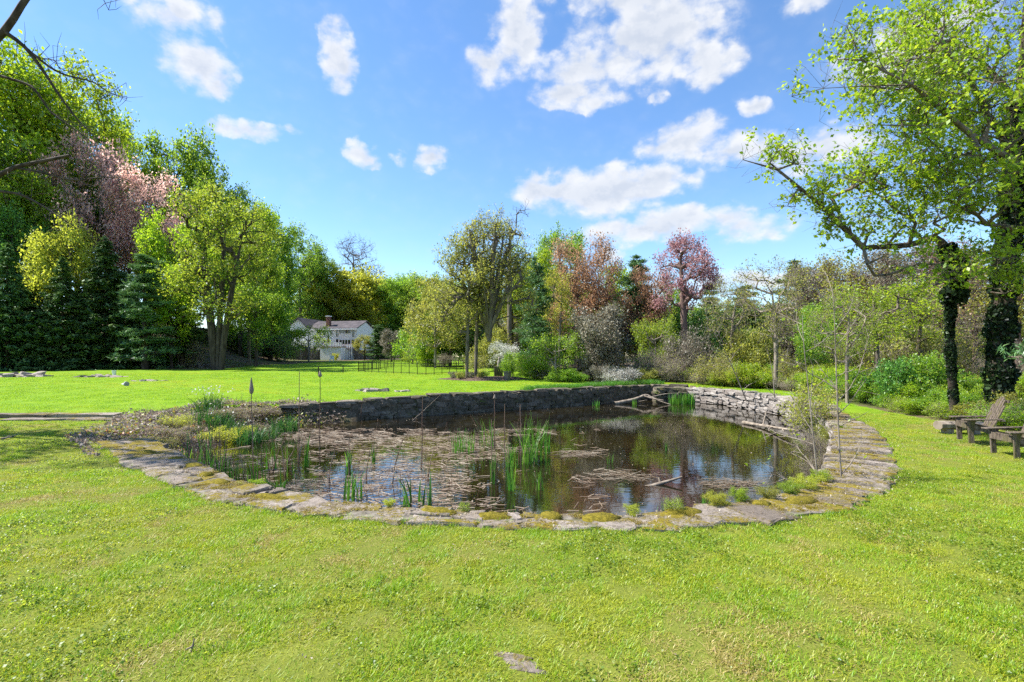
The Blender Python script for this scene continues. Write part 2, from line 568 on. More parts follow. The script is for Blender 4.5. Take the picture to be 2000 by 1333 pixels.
m, t = new_mat('lawn_ground')
pos = t.node('ShaderNodeNewGeometry').outputs['Position']
n_big = t.noise(pos, .22, 4, .6)
n_mid = t.noise(pos, 1.1, 5, .65)
n_fine = t.noise(pos, 9.0, 5, .7)
n_tiny = t.noise(pos, 60.0, 3, .7)
g = t.mix(t.smooth(n_big, .36, .66), (.12, .145, .022), (.15, .175, .026))
g = t.mix(t.smooth(n_mid, .50, .74, 0, .65), g, (.20, .22, .04))
g = t.mix(t.smooth(n_fine, .5, .8, 0, .55), g, (.10, .17, .012))
g = t.mix(t.smooth(n_tiny, .45, .8, 0, .5), g, (.30, .31, .07))
sepp = t.node('ShaderNodeSeparateXYZ')
t.put(sepp.inputs[0], pos)
lush = t.smooth(t.math('ADD', sepp.outputs[1], t.math('MULTIPLY', n_mid, 2.0)), 14.5, 20.0)
g = t.mix(lush, g, t.mix(t.smooth(n_mid, .35, .7), (.125, .235, .009), (.185, .29, .013)))
s1 = t.mix(t.smooth(n_mid, .35, .65), (.06, .045, .03), (.12, .09, .06))
s1 = t.mix(t.smooth(n_fine, .45, .7), s1, (.17, .13, .09))
s1 = t.mix(t.smooth(n_big, .45, .65, 0, .75), s1, (.07, .12, .015))
so = t.node('ShaderNodeAttribute', attribute_name='soil').outputs['Fac']
edge = t.smooth(t.math('ADD', so, t.math('MULTIPLY', t.math('SUBTRACT', n_mid, .5), .9)), .4, .62)
col = t.mix(edge, g, s1)
finish(t, principled(t, col, .9, bump(t, t.math('ADD', n_fine, t.math('MULTIPLY', n_tiny, .5)), .6, .04), .1))
M['ground'] = m
ground = link('ground', gme, M['ground'])
tag(ground, 'bright green mown lawn running from the pond to the wood', 'ground', kind='structure')

# ------------------------------------------------------------------ pond water
m, t = new_mat('pond_water')
pos = t.node('ShaderNodeNewGeometry').outputs['Position']
murk = t.mix(t.smooth(t.noise(pos, .35, 4, .6), .4, .62), (.006, .0045, .002), (.017, .013, .004))
murk = t.mix(t.smooth(t.noise(pos, .9, 5, .65), .55, .72), murk, (.016, .011, .006))
rip = t.math('ADD', t.noise(t.vmath('MULTIPLY', pos, (1, 1.8, 1)), 2.4, 3, .5), t.math('MULTIPLY', t.noise(pos, 11, 2, .5), .22))
p = t.node('ShaderNodeBsdfPrincipled')
t.put(p.inputs['Base Color'], murk)
p.inputs['Roughness'].default_value = .035
p.inputs['IOR'].default_value = 2.0
p.inputs['Specular IOR Level'].default_value = 1.0
t.put(p.inputs['Normal'], bump(t, rip, .035, .05))
finish(t, p.outputs[0])
wp = np.array(rim_pts(.62, .6) + [FARW.at(s)[:2] + FARW.left(s) * .1 for s in np.arange(FARW.L, 0, -1)] + [(-8.4, 19.3), (-11.2, 18.6), (-11.6, 16), (-9.8, 12.6)])
wme = bpy.data.meshes.new('pond_water')
wme.from_pydata([(x, y, WATER_Z) for x, y in wp], [], [tuple(range(len(wp)))])
pond = link('pond_water', wme, m)
tag(pond, 'murky brown pond water reflecting trees and blue sky', 'pond', kind='structure')

# ------------------------------------------------------------------ stones
def stone_mat(name, pal, moss, moss_amt, dark=None, moss_scale=1.4):
    m, t = new_mat(name)
    pos = t.node('ShaderNodeNewGeometry')
    oi = t.node('ShaderNodeObjectInfo')
    P3 = pos.outputs['Position']
    base = t.ramp(oi.outputs['Random'], [(i / (len(pal) - 1), c) for i, c in enumerate(pal)])
    n = t.noise(P3, 14, 6, .65)
    base = t.mix(t.smooth(n, .35, .75, 0, .75), base, tuple(c * .42 for c in pal[0]))
    base = t.mix(t.smooth(t.noise(P3, 33, 4, .6), .56, .72, 0, .6), base, tuple(min(1, c * 1.45) for c in pal[-1]))
    if dark:
        base = t.mix(t.smooth(t.noise(P3, 3.2, 4, .6), .46, .62), base, dark)
    up = t.node('ShaderNodeSeparateXYZ')
    t.put(up.inputs[0], pos.outputs['Normal'])
    mn = t.noise(P3, moss_scale, 6, .68)
    mn = t.math('ADD', t.math('MULTIPLY', mn, .62), t.math('MULTIPLY', t.noise(P3, 19, 5, .7), .38))
    mm = t.math('MULTIPLY', t.smooth(mn, .56 - moss_amt, .66 - moss_amt), t.smooth(up.outputs[2], -.1, .6))
    mcol = t.mix(t.smooth(t.noise(P3, 22, 4, .6), .3, .7), moss, tuple(min(1, c * 1.8) for c in moss))
    mcol = t.mix(t.smooth(t.noise(P3, 4, 3, .6), .5, .7), mcol, (.20, .16, .03))
    col = t.mix(mm, base, mcol)
    finish(t, principled(t, col, .92, bump(t, t.math('ADD', t.noise(P3, 26, 6, .7), t.math('MULTIPLY', mm, .6)), .7, .03), .15))
    return m


M['coping'] = stone_mat('coping_stone', [(.20, .165, .135), (.27, .23, .195), (.34, .29, .25), (.17, .14, .115)], (.12, .092, .012), .085)
M['coping_moss'] = stone_mat('mossy_coping_stone', [(.20, .165, .135), (.28, .24, .205), (.36, .31, .27), (.18, .15, .12)], (.125, .098, .012), .13, moss_scale=2.4)
M['wall_pale'] = stone_mat('pale_wall_stone', [(.25, .22, .195), (.33, .295, .265), (.41, .37, .335), (.20, .17, .15)], (.12, .15, .02), -.03)
M['wall_dark'] = stone_mat('dark_wall_stone', [(.12, .10, .078), (.18, .15, .118), (.27, .225, .18), (.09, .075, .06)], (.05, .075, .010), .05, dark=(.075, .068, .048))
M['mortar'] = rough_mat('mortar', (.11, .095, .075), (.22, .195, .16), 9, c3=(.085, .08, .03))
M['mortar_dark'] = rough_mat('mortar_dark', (.085, .072, .055), (.17, .145, .115), 7, c3=(.05, .06, .02))
M['rock'] = stone_mat('lawn_rock', [(.24, .2, .17), (.34, .29, .26), (.40, .35, .32)], (.16, .22, .012), .03)

rs = np.random.default_rng(11)


def rock_mesh(name, seed, rough=.16):
    """roughly squared fieldstone, 1 x 1 x 1"""
    r = np.random.default_rng(seed)
    bm = bmesh.new()
    bmesh.ops.create_cube(bm, size=1.0)
    bmesh.ops.subdivide_edges(bm, edges=list(bm.edges), cuts=1, use_grid_fill=True)
    for v in bm.verts:
        n = v.co.length
        f = .5 / max(abs(c) for c in v.co)
        v.co *= 1 - .13 * max(0, n - .55) / .3
        v.co += Vector(r.normal(0, rough * .33, 3))
    me = bpy.data.meshes.new(name)
    bm.to_mesh(me)
    bm.free()
    return me


STONES = [rock_mesh('stone', 100 + i) for i in range(8)]


def stone_set(mat):
    out = []
    for s in STONES:
        c = s.copy()
        c.materials.append(mat)
        out.append(c)
    return out


def wall_stones(parent, path, s0, s1, zlo, ztop, side, off, rows, lmin, lmax, depth, mats, rng, zt=None, limit=300):
    """courses of separate stones set in a wall face; side is +1/-1: which way (from the path) the face is looked at"""
    n = 0
    for k in range(rows):
        s = s0 + rng.uniform(0, .3)
        while s < s1 and n < limit:
            L = rng.uniform(lmin, lmax)
            sm = s + L / 2
            p = path.at(min(sm, path.L))
            top = ztop(sm)
            h = (top - zlo) / rows
            nl = path.left(min(sm, path.L))
            tn = path.tan(min(sm, path.L))
            o = bpy.data.objects.new('stone', mats[rng.integers(len(mats))])
            COL.objects.link(o)
            o.parent = parent
            xy = p[:2] + nl * (off(sm) + rng.normal(0, .025))
            hh = h * rng.uniform(.82, 1.22)
            o.location = Vector((xy[0], xy[1], zlo + (k + .5) * h + rng.normal(0, .015))) - parent.location
            o.rotation_euler = (rng.normal(0, .06), rng.normal(0, .07), math.atan2(tn[1], tn[0]) + rng.normal(0, .05) + (math.pi if rng.random() < .5 else 0))
            o.scale = (L * 1.0, depth * rng.uniform(.85, 1.15), hh)
            s += L * rng.uniform(.96, 1.08)
            n += 1
    return n


def ribbon(path, s0, s1, f_in, f_out, zlo, zhi, step=.4):
    """solid strip following the path between two offsets"""
    mb = MB()
    ss = np.linspace(s0, s1, max(2, int((s1 - s0) / step)))
    ring = []
    for s in ss:
        p, nl = path.at(s), path.left(s)
        a = p[:2] + nl * f_in(s)
        b = p[:2] + nl * f_out(s)
        ring.append([(*a, zlo(s)), (*b, zlo(s)), (*b, zhi(s)), (*a, zhi(s))])
    V = [q for r_ in ring for q in r_]
    F = []
    for i in range(len(ss) - 1):
        for k in range(4):
            F.append((4 * i + k, 4 * i + (k + 1) % 4, 4 * i + 4 + (k + 1) % 4, 4 * i + 4 + k))
    F += [(0, 1, 2, 3), tuple(4 * (len(ss) - 1) + k for k in (3, 2, 1, 0))]
    return mb.raw(V, F)


# --- coping along the near side and round the right bend
s_bend = 15.2          # where the broad radial slabs begin
s_wall = RIM.L
cop = empty('pond_coping', (0, 5.6, 0))
tag(cop, 'low mossy stone coping curving along the near edge of the pond', 'stone edging')
wid = lambda s: RIM.at(s)[2]


def slab(parent, s0, s1, w0, w1, ztop, thick, mat, rng, rough=.035):
    """one flat slab between two places along the rim and two offsets inwards; uneven outline"""
    na, nb = 3, 3
    pts = []
    def P(u, v):
        s = s0 + (s1 - s0) * u
        p, nl = RIM.at(s), RIM.left(s)
        w = w0 + (w1 - w0) * v
        return p[:2] + nl * (p[2] * w) + rng.normal(0, rough, 2)
    for i in range(na):
        pts.append(P(i / na + .02, 0))
    for i in range(nb):
        pts.append(P(1 - .02, i / nb))
    for i in range(na):
        pts.append(P(1 - i / na - .02, 1))
    for i in range(nb):
        pts.append(P(.02, 1 - i / nb))
    c = np.mean(pts, 0)
    tilt = rng.normal(0, .016, 2)
    V = []
    for sc, dz in ((1.0, -thick), (1.0, -.018), (.93, 0)):
        for q in pts:
            d = (q - c) * sc
            V.append((d[0], d[1], ztop + dz + d @ tilt + rng.normal(0, .006)))
    n = len(pts)
    V.append((0, 0, ztop + rng.normal(.006, .008)))
    F = []
    for lv in (0, 1):
        for i in range(n):
            F.append((lv * n + i, lv * n + (i + 1) % n, (lv + 1) * n + (i + 1) % n, (lv + 1) * n + i))
    for i in range(n):
        F.append((2 * n + i, 2 * n + (i + 1) % n, 3 * n))
    me = bpy.data.meshes.new('coping_stone')
    me.from_pydata(V, [], F)
    o = link('coping_stone', me, mat, parent, (c[0] - parent.location.x, c[1] - parent.location.y, 0))
    return o


body = ribbon(RIM, 0, s_bend + .1, lambda s: .05, lambda s: wid(s) - .05, lambda s: -1.2, lambda s: .028)
body.build('mortar_bed', M['mortar'], cop, loc=(0, -5.6, 0))
s = 0.0
while s < s_bend:
    L = rs.uniform(.3, .95) if s > 3 else rs.uniform(.9, 1.5)
    e = min(s + L, s_bend)
    if rs.random() < .55 and s > 2.5:
        c_ = rs.uniform(.4, .65)
        slab(cop, s, e, -.04, c_ - .02, .04 + rs.normal(0, .012), .1, M['coping_moss' if rs.random() < .35 else 'coping'], rs)
        k_ = s + (e - s) * rs.uniform(.4, .6)
        slab(cop, s, k_, c_ + .02, 1.04, .045 + rs.normal(0, .014), .12, M['coping_moss' if rs.random() < .4 else 'coping'], rs)
        slab(cop, k_, e, c_ + .02, 1.04, .045 + rs.normal(0, .014), .12, M['coping_moss' if rs.random() < .4 else 'coping'], rs)
    else:
        slab(cop, s, e, -.04, 1.04, .045 + rs.normal(0, .008), .12, M['coping_moss' if rs.random() < .35 else 'coping'], rs, .05)
    s = e

# --- right-hand wall: pale stones with slabs laid across its top
rw = empty('curved_stone_wall', (9, 14, -.6))
tag(rw, 'curved wall of pale dry-laid stones along the right side of the pond', 'stone wall')
ribbon(RIM, s_bend + .12, RIM.L, lambda s: .08, lambda s: wid(s) - .10, lambda s: -1.2, lambda s: .0 + .16 * float(smoothstep(27, 34, s)))\
    .build('wall_core', M['mortar'], rw, loc=(-9, -14, .6))
s = s_bend
while s < 28.5:
    L = rs.uniform(.14, .30)
    slab(rw, s, s + L, -.05 + rs.normal(0, .04), 1.05 + rs.normal(0, .03), .65 + rs.normal(0, .022), .12, M['coping_moss' if rs.random() < .55 else 'coping'], rs, .02)
    s += L * 1.02
pale = stone_set(M['wall_pale'])
wall_top = lambda s: .03 + .17 * float(smoothstep(27, 34, s))
wall_stones(rw, RIM, s_bend + 3.0, RIM.L - .1, -.74, lambda s: wall_top(s) - .05, 1, lambda s: wid(s) - .06, 5, .34, .72, .32, pale, rs, limit=262)
s = 28.5
while s < RIM.L - .2:                         # top course of the far stretch
    L = rs.uniform(.4, .75)
    slab(rw, s, s + L, -.05, 1.08, .80 + rs.normal(0, .03), .14, M['wall_pale'], rs, .04)
    s += L

# --- far wall: dark rubble wall with a mortar face
fw = empty('dark_stone_wall', (0, 24, -.6))
tag(fw, 'long dark mossy rubble wall along the far side of the pond', 'stone wall')
ftop = lambda s: FARW.at(s)[2]
ribbon(FARW, 0, FARW.L, lambda s: -.035, lambda s: .5, lambda s: -1.2, lambda s: ftop(s) - .03).build('wall_core', M['mortar_dark'], fw, loc=(0, -24, .6))
dark = stone_set(M['wall_dark'])
wall_stones(fw, FARW, 0, FARW.L, -.72, lambda s: ftop(s) - .02, -1, lambda s: .06, 4, .4, .95, .3, dark, rs, limit=200)
s = 0.0
while s < FARW.L - .2:
    L = rs.uniform(.55, 1.2)
    p, tn, nl = FARW.at(s + L / 2), FARW.tan(s + L / 2), FARW.left(s + L / 2)
    o = bpy.data.objects.new('cap_stone', dark[rs.integers(8)])
    COL.objects.link(o)
    o.parent = fw
    xy = p[:2] + nl * .2
    o.location = Vector((xy[0], xy[1], p[2] + .01 + rs.normal(0, .012))) - fw.location
    o.rotation_euler = (rs.normal(0, .04), rs.normal(0, .04), math.atan2(tn[1], tn[0]))
    o.scale = (L, .55 * rs.uniform(.85, 1.1), rs.uniform(.10, .16))
    s += L
# the ragged end of the far wall where it meets the bank: big squared stones
for i, (dx, dy, dz, sx, sy, sz) in enumerate([(-.1, -.05, -.42, .9, .6, .3), (-.25, .1, -.14, .8, .6, .24), (-.1, .05, .08, 1.0, .7, .12)]):
    o = bpy.data.objects.new('end_stone', dark[i])
    COL.objects.link(o)
    o.parent = fw
    o.location = Vector((-8.1 + dx, 19.15 + dy, dz)) - fw.location
    o.scale = (sx, sy, sz)
    o.rotation_euler = (0, 0, .55)

# --- low tumbled pier in the far corner
pier = empty('stone_pier', (9.0, 29.2, -.6))
tag(pier, 'dark moss-topped stone pier in the far corner of the pond', 'stone pier')
for k in range(4):
    for j in range(3):
        o = bpy.data.objects.new('stone', dark[(k * 3 + j) % 8])
        COL.objects.link(o)
        o.parent = pier
        o.location = (-.6 + j * .6 + rs.normal(0, .04), rs.normal(0, .05), .0 + k * .22)
        o.scale = (rs.uniform(.55, .7), .8, rs.uniform(.22, .28))
        o.rotation_euler = (rs.normal(0, .05), rs.normal(0, .05), rs.normal(0, .1))

# --- old stone steps at the left, beyond the bank
st = empty('stone_steps', (-13.2, 15.4, 0))
tag(st, 'pair of long weathered stone kerbs half sunk in the grass by the bank', 'stone kerb')
for (x0, x1, y, z, h) in ((-3.3, -1.2, .55, .05, .14), (-1.25, .9, .62, .05, .14), (-2.0, 1.3, -.02, -.03, .14), (1.0, 2.2, .5, .0, .14), (-5.5, -3.4, .6, .04, .12)):
    o = bpy.data.objects.new('kerb_stone', None)
    bpy.data.objects.remove(o)
    mb = MB()
    xs = np.linspace(x0, x1, 6)
    prof = [(-.2, 0), (-.22, h), (.2, h + .02), (.22, 0)]
    V, F = [], []
    for i, xx in enumerate(xs):
        for (a, b) in prof:
            V.append((xx + rs.normal(0, .02), y + a + rs.normal(0, .02), z - .06 + b + rs.normal(0, .012)))
        if i:
            for k in range(4):
                F.append((4 * i - 4 + k, 4 * i - 4 + (k + 1) % 4, 4 * i + (k + 1) % 4, 4 * i + k))
    F += [(3, 2, 1, 0), tuple(4 * 5 + k for k in range(4))]
    mb.raw(V, F).build('kerb_stone', M['coping'], st)

# ------------------------------------------------------------------ plant builders
def unit(v):
    return v / (np.linalg.norm(v, axis=-1, keepdims=True) + 1e-9)


def tubes(A, B, ra, rb, sides):
    """one open prism for each edge"""
    n = len(A)
    d = unit(B - A)
    ref = np.where(np.abs(d[:, 2:3]) > .9, np.array([[1., 0, 0]]), np.array([[0, 0, 1.]]))
    u = unit(np.cross(d, ref))
    v = np.cross(d, u)
    ang = np.arange(sides) * 2 * np.pi / sides
    ring = u[:, None, :] * np.cos(ang)[None, :, None] + v[:, None, :] * np.sin(ang)[None, :, None]
    ext = np.zeros((n, 1))
    V = np.stack([(A - d * ext)[:, None, :] + ring * ra[:, None, None], (B + d * ext)[:, None, :] + ring * rb[:, None, None]], 1).reshape(-1, 3)
    base = (np.arange(n) * 2 * sides)[:, None]
    k = np.arange(sides)
    F = np.stack([base + k, base + (k + 1) % sides, base + sides + (k + 1) % sides, base + sides + k], -1).reshape(-1, 4)
    return V, F


def join(parts):
    Vs, Fs, n = [], [], 0
    for V, F in parts:
        Vs.append(V)
        Fs.append(F + n)
        n += len(V)
    return np.concatenate(Vs), np.concatenate(Fs)


def leaf_quads(P, size, rng, aspect=.62, upbias=.5, droop=0.0, axis_=None):
    """a folded diamond for each leaf or leaf spray"""
    n = len(P)
    a = rng.normal(0, 1, (n, 3))
    if axis_ is not None:
        a = axis_ + a * .45
    a[:, 2] -= droop
    a = unit(a)
    nrm = rng.normal(0, 1, (n, 3))
    nrm[:, 2] += upbias * 2
    b = unit(np.cross(a, nrm))
    c = np.cross(b, a)
    s = size * rng.uniform(.6, 1.35, (n, 1))
    V = np.stack([P - a * s * .5, P + b * s * .5 * aspect + c * s * .12, P + a * s * .5, P - b * s * .5 * aspect + c * s * .12], 1).reshape(-1, 3)
    F = np.arange(4 * n).reshape(n, 4)
    return V, F


class Skel:
    """branch skeleton grown from trunk nodes towards crown points"""
    def __init__(self, trunks, seg=.8):
        self.P, self.par = [], []
        self.seg = seg
        for tr in trunks:
            prev = -1
            for i, p in enumerate(tr):
                p = np.array(p, float)
                if prev >= 0:
                    q = self.P[prev]
                    n = max(1, int(np.linalg.norm(p - q) / seg))
                    for k in range(1, n + 1):
                        self.P.append(q + (p - q) * k / n)
                        self.par.append(prev)
                        prev = len(self.P) - 1
                else:
                    self.P.append(p)
                    self.par.append(-1)
                    prev = len(self.P) - 1

    def grow(self, targets, rng, down=1.6, min_z=0.0, wob=.10, sag=.12):
        P = np.array(self.P)
        cap = len(P) + len(targets) * 14
        buf = np.zeros((cap, 3))
        buf[:len(P)] = P
        n = len(P)
        order = np.argsort(np.min(np.linalg.norm(targets[:, None, :] - P[None, ::3, :], axis=2), axis=1))
        tips = []
        for i in order:
            p = targets[i]
            d = p - buf[:n]
            dist = np.linalg.norm(d, axis=1)
            # prefer to leave a branch upwards and outwards, from high enough up the trunk
            cost = dist + down * np.maximum(0, -d[:, 2] + .15 * dist) + 6 * np.maximum(0, min_z - buf[:n, 2])
            j = int(np.argmin(cost))
            q = buf[j]
            L = dist[j]
            k = max(1, min(12, int(round(L / self.seg))))
            mid_up = np.array([0, 0, sag * L])
            prev = j
            for s_ in range(1, k + 1):
                u = s_ / k
                pt = q + (p - q) * u + mid_up * (u * (1 - u) * 2) + rng.normal(0, wob * self.seg, 3) * (u < 1)
                buf[n] = pt
                self.par.append(prev)
                prev = n
                n += 1
            tips.append(prev)
        self.P = [buf[k] for k in range(n)]
        return tips

    def edges(self, r_base, r_tip, power=2.3):
        P = np.array(self.P)
        par = np.array(self.par)
        n = len(P)
        cnt = np.zeros(n)
        has = np.zeros(n, bool)
        has[par[par >= 0]] = True
        cnt[~has] = 1
        for i in range(n - 1, -1, -1):
            if par[i] >= 0:
                cnt[par[i]] += cnt[i]
        # parents always precede children, so one backward sweep is enough
        r = r_tip * cnt ** (1 / power)
        rmax = r.max()
        if rmax > r_base:
            r = r_tip + (r - r_tip) * (r_base - r_tip) / (rmax - r_tip)
        else:
            r = r_tip + (r - r_tip) * (r_base - r_tip) / max(rmax - r_tip, 1e-6)
        e = np.nonzero(par >= 0)[0]
        return P[par[e]], P[e], r[par[e]], r[e], P, r


def blob_points(blobs, n, rng, shell=.55):
    """points spread through overlapping lumps (cx, cy, cz, rx, ry, rz); more of them near the skin"""
    B = np.array(blobs, float)
    w = B[:, 3] * B[:, 4] * B[:, 5]
    w = w ** .75
    k = rng.choice(len(B), n, p=w / w.sum())
    d = unit(rng.normal(0, 1, (n, 3)))
    rr = (shell + (1 - shell) * rng.random((n, 1)) ** .7) * rng.uniform(.75, 1.08, (n, 1))
    return B[k, :3] + d * rr * B[k, 3:]


def lumpy_crown(H, base, rx, n_lumps, rng, top=1.0, lump=.42, flat=.8, narrow=.0):
    """lumps arranged over an egg between heights base and H"""
    out = []
    cz, rz = (H + base) / 2, (H - base) / 2
    for i in range(n_lumps):
        u = (i + .5) / n_lumps
        th = i * 2.39996 + rng.uniform(-.4, .4)
        zz = -.9 + 1.72 * u
        rr = math.sqrt(max(0.05, 1 - zz * zz)) * rng.uniform(.32, 1.0)
        if zz > 0:
            rr *= 1 - narrow * zz
        s = lump * rng.uniform(.5, 1.35)
        out.append((math.cos(th) * rr * rx, math.sin(th) * rr * rx, cz + zz * rz * .82, rx * s, rx * s, min(rx, rz) * s * flat))
    return out


def twigs(tips, rng, per, length, up=.35):
    """short shoots round each tip; returns start, end"""
    T = np.repeat(tips, per, 0)
    d = unit(rng.normal(0, 1, T.shape) + np.array([0, 0, up]))
    L = length * rng.uniform(.4, 1.2, (len(T), 1))
    return T, T + d * L, d


def make_tree(seed, H=12, base=3, rx=4, n_lumps=14, n_tips=170, leaf=.3, n_leaf=12000, r_base=.25, r_tip=.012, twig_per=5, twig_len=.8, trunks=None, down=1.6, shell=.45,
              leaf_spread=.5, lump=.42, min_z=None, sides=5, narrow=0.0, blobs=None, seg=.8, leaf_zmax=None, leaf_frac=1.0, upbias=.5, twig_sub=2, aspect=.62, leaf_zmin=None):
    """tree, or with several trunks a bush: returns (wood mesh, crown mesh, height, width)"""
    rng = np.random.default_rng(seed)
    if blobs is None:
        blobs = lumpy_crown(H, base, rx, n_lumps, rng, lump=lump, narrow=narrow)
    T = blob_points(blobs, n_tips, rng, shell)
    T = T[T[:, 2] > base * .55 + .05]
    if trunks is None:
        lean = rng.normal(0, .03 * H, 2)
        trunks = [[(0, 0, -.3), (lean[0] * .15, lean[1] * .15, H * .3), (lean[0] * .6, lean[1] * .6, H * .55), (lean[0], lean[1], H * .8)]]
    sk = Skel(trunks, seg)
    sk.grow(T, rng, down=down, min_z=base * .75 if min_z is None else min_z)
    A, B, ra, rb, P, r = sk.edges(r_base, r_tip)
    thick = ra > r_base * .22
    parts = []
    if thick.any():
        parts.append(tubes(A[thick], B[thick], ra[thick], rb[thick], max(sides, 6)))
    thin = ~thick
    if thin.any():
        parts.append(tubes(A[thin], B[thin], ra[thin], rb[thin], 4 if sides > 4 else 3))
    tipset = np.array([p for p, rr in zip(P, r) if rr < r_tip * 2.6])
    tipset = tipset[tipset[:, 2] > base * .7]
    leaf_src = tipset
    if twig_per > 0:
        t0, t1, d = twigs(tipset, rng, twig_per, twig_len)
        parts.append(tubes(t0, t1, np.full(len(t0), r_tip * .7), np.full(len(t0), r_tip * .3), 3))
        leaf_src = np.concatenate([t1, .5 * (t0 + t1)])
        if twig_sub:
            q0, q1, _ = twigs(t1, rng, twig_sub, twig_len * .55)
            parts.append(tubes(q0, q1, np.full(len(q0), r_tip * .45), np.full(len(q0), r_tip * .2), 3))
            leaf_src = np.concatenate([leaf_src, q1])
    wood = np_mesh('tree_wood', *join(parts), smooth=True)
    crown = None
    if n_leaf:
        src = leaf_src
        if leaf_zmax is not None:
            keep = src[:, 2] < leaf_zmax + rng.normal(0, H * .05, len(src))
            src = src[keep]
        if leaf_zmin is not None:
            src = src[src[:, 2] > leaf_zmin]
        # leaves gather on some shoots and leave others bare
        if leaf_frac < 1:
            src = src[rng.random(len(src)) < leaf_frac]
        k = rng.integers(0, len(src), n_leaf)
        LP = src[k] + rng.normal(0, leaf_spread, (n_leaf, 3)) * np.array([1, 1, .8])
        V, F = leaf_quads(LP, leaf, rng, aspect=aspect, upbias=upbias)
        crown = np_mesh('tree_crown', V, F, rnd=np.clip(rng.normal(.5, .24, n_leaf), 0, 1))
    return wood, crown, H, 2 * rx


def make_spruce(seed, H=12, rx=2.6, n_whorl=34, per=10, needles=15000, leaf=.40, bare=.02):
    """narrow conifer with drooping fans of needles"""
    rng = np.random.default_rng(seed)
    A, B, ra, rb, LP, LA = [], [], [], [], [], []
    A.append((0, 0, -.3)); B.append((0, 0, H)); ra.append(.022 * H * .6); rb.append(.01)
    bough = []
    for i in range(n_whorl):
        u = bare + (1 - bare) * (i / (n_whorl - 1)) ** 1.05
        L = rx * (1 - u) ** .8 * rng.uniform(.8, 1.15) + .12
        for k in range(per):
            th = rng.uniform(0, 2 * np.pi)
            l = L * rng.uniform(.65, 1.15)
            d = np.array([math.cos(th), math.sin(th), 0])
            p0 = np.array([0, 0, u * H])
            p1 = p0 + d * l * .6 + np.array([0, 0, -.10 * l])
            p2 = p0 + d * l + np.array([0, 0, -.06 * l + rng.normal(0, .06) * l])
            A += [p0, p1]; B += [p1, p2]; ra += [.03, .018]; rb += [.018, .006]
            bough.append((p0, p1, p2, d, l))
    w = np.array([b[4] for b in bough])
    pick = rng.choice(len(bough), needles, p=w / w.sum())
    tt = rng.random(needles) ** .6
    P0 = np.array([b[0] for b in bough])[pick]; P2 = np.array([b[2] for b in bough])[pick]; P1 = np.array([b[1] for b in bough])[pick]
    D = np.array([b[3] for b in bough])[pick]
    pos_ = np.where(tt[:, None] < .6, P0 + (P1 - P0) * (tt[:, None] / .6), P1 + (P2 - P1) * ((tt[:, None] - .6) / .4))
    side = np.cross(D, [0, 0, 1])
    sg = rng.normal(0, 1, (needles, 1))
    pos_ = pos_ + side * sg * .16 * w[pick][:, None] * (1.15 - tt[:, None]) + np.array([0, 0, 1]) * rng.normal(-.06, .07, (needles, 1))
    ax = D * .8 + side * np.sign(sg) * .6 + np.array([0, 0, -.35])
    V, F = leaf_quads(pos_, leaf, rng, aspect=.34, upbias=.8, axis_=ax)
    wood = np_mesh('tree_wood', *tubes(np.array(A), np.array(B), np.array(ra), np.array(rb), 5), smooth=True)
    crown = np_mesh('tree_crown', V, F, rnd=np.clip(rng.normal(.42, .24, needles), 0, 1))
    return wood, crown, H, 2 * rx


def make_pine(seed, H=12, rx=3, tiers=14, per=7, tufts=15000, leaf=.36, bare=.22):
    """white pine: open trunk, level boughs with upturned tufts"""
    rng = np.random.default_rng(seed)
    A, B, ra, rb, tips = [np.array([0, 0, -.3])], [np.array([.15, 0, H * .5])], [.017 * H], [.012 * H], []
    A.append(np.array([.15, 0, H * .5])); B.append(np.array([.1, .05, H])); ra.append(.012 * H); rb.append(.02)
    for i in range(tiers):
        u = bare + (1 - bare) * i / (tiers - 1)
        L = rx * (1.05 - u) ** .6 * (.8 + .2 * math.sin(i * 2.1)) * rng.uniform(.85, 1.1)
        for k in range(per):
            th = k * 2 * np.pi / per + i * .7 + rng.normal(0, .3)
            l = L * rng.uniform(.6, 1.15)
            d = np.array([math.cos(th), math.sin(th), 0])
            p0 = np.array([.1, 0, u * H + rng.normal(0, .035) * H])
            rise = rng.normal(.2, .16)
            p1 = p0 + d * l * .5 + np.array([0, 0, rise * .3 * l])
            p2 = p0 + d * l + np.array([0, 0, rise * l])
            A += [p0, p1]; B += [p1, p2]; ra += [.05, .03]; rb += [.03, .01]
            for q in range(9):
                f = rng.uniform(.3, 1.05)
                c = (p0 + (p1 - p0) * f / .5) if f < .5 else p1 + (p2 - p1) * (f - .5) / .5
                side = np.cross(d, [0, 0, 1]) * rng.normal(0, .22 * l)
                tips.append(c + side + np.array([0, 0, rng.uniform(0, .12) * l]))
    tips = np.array(tips)
    k = rng.integers(0, len(tips), tufts)
    ax = unit(rng.normal(0, 1, (tufts, 3)) + np.array([0, 0, .7]))
    pos_ = tips[k] + ax * leaf * rng.uniform(.2, .7, (tufts, 1)) + rng.normal(0, .05, (tufts, 3))
    V, F = leaf_quads(pos_, leaf, rng, aspect=.16, upbias=.2, axis_=ax * 1.6)
    wood = np_mesh('tree_wood', *tubes(np.array(A), np.array(B), np.array(ra), np.array(rb), 6), smooth=True)
    crown = np_mesh('tree_crown', V, F, rnd=np.clip(rng.normal(.5, .24, tufts), 0, 1))
    return wood, crown, H, 2 * rx


def bush_trunks(rng, n, rx, H, base=0.0):
    out = []
    for i in range(n):
        th = rng.uniform(0, 2 * np.pi)
        r_ = rx * rng.uniform(.15, .6)
        out.append([(math.cos(th) * .12 * rx, math.sin(th) * .12 * rx, -.15), (math.cos(th) * r_ * .5, math.sin(th) * r_ * .5, H * .3), (math.cos(th) * r_, math.sin(th) * r_, H * .6)])
    return out


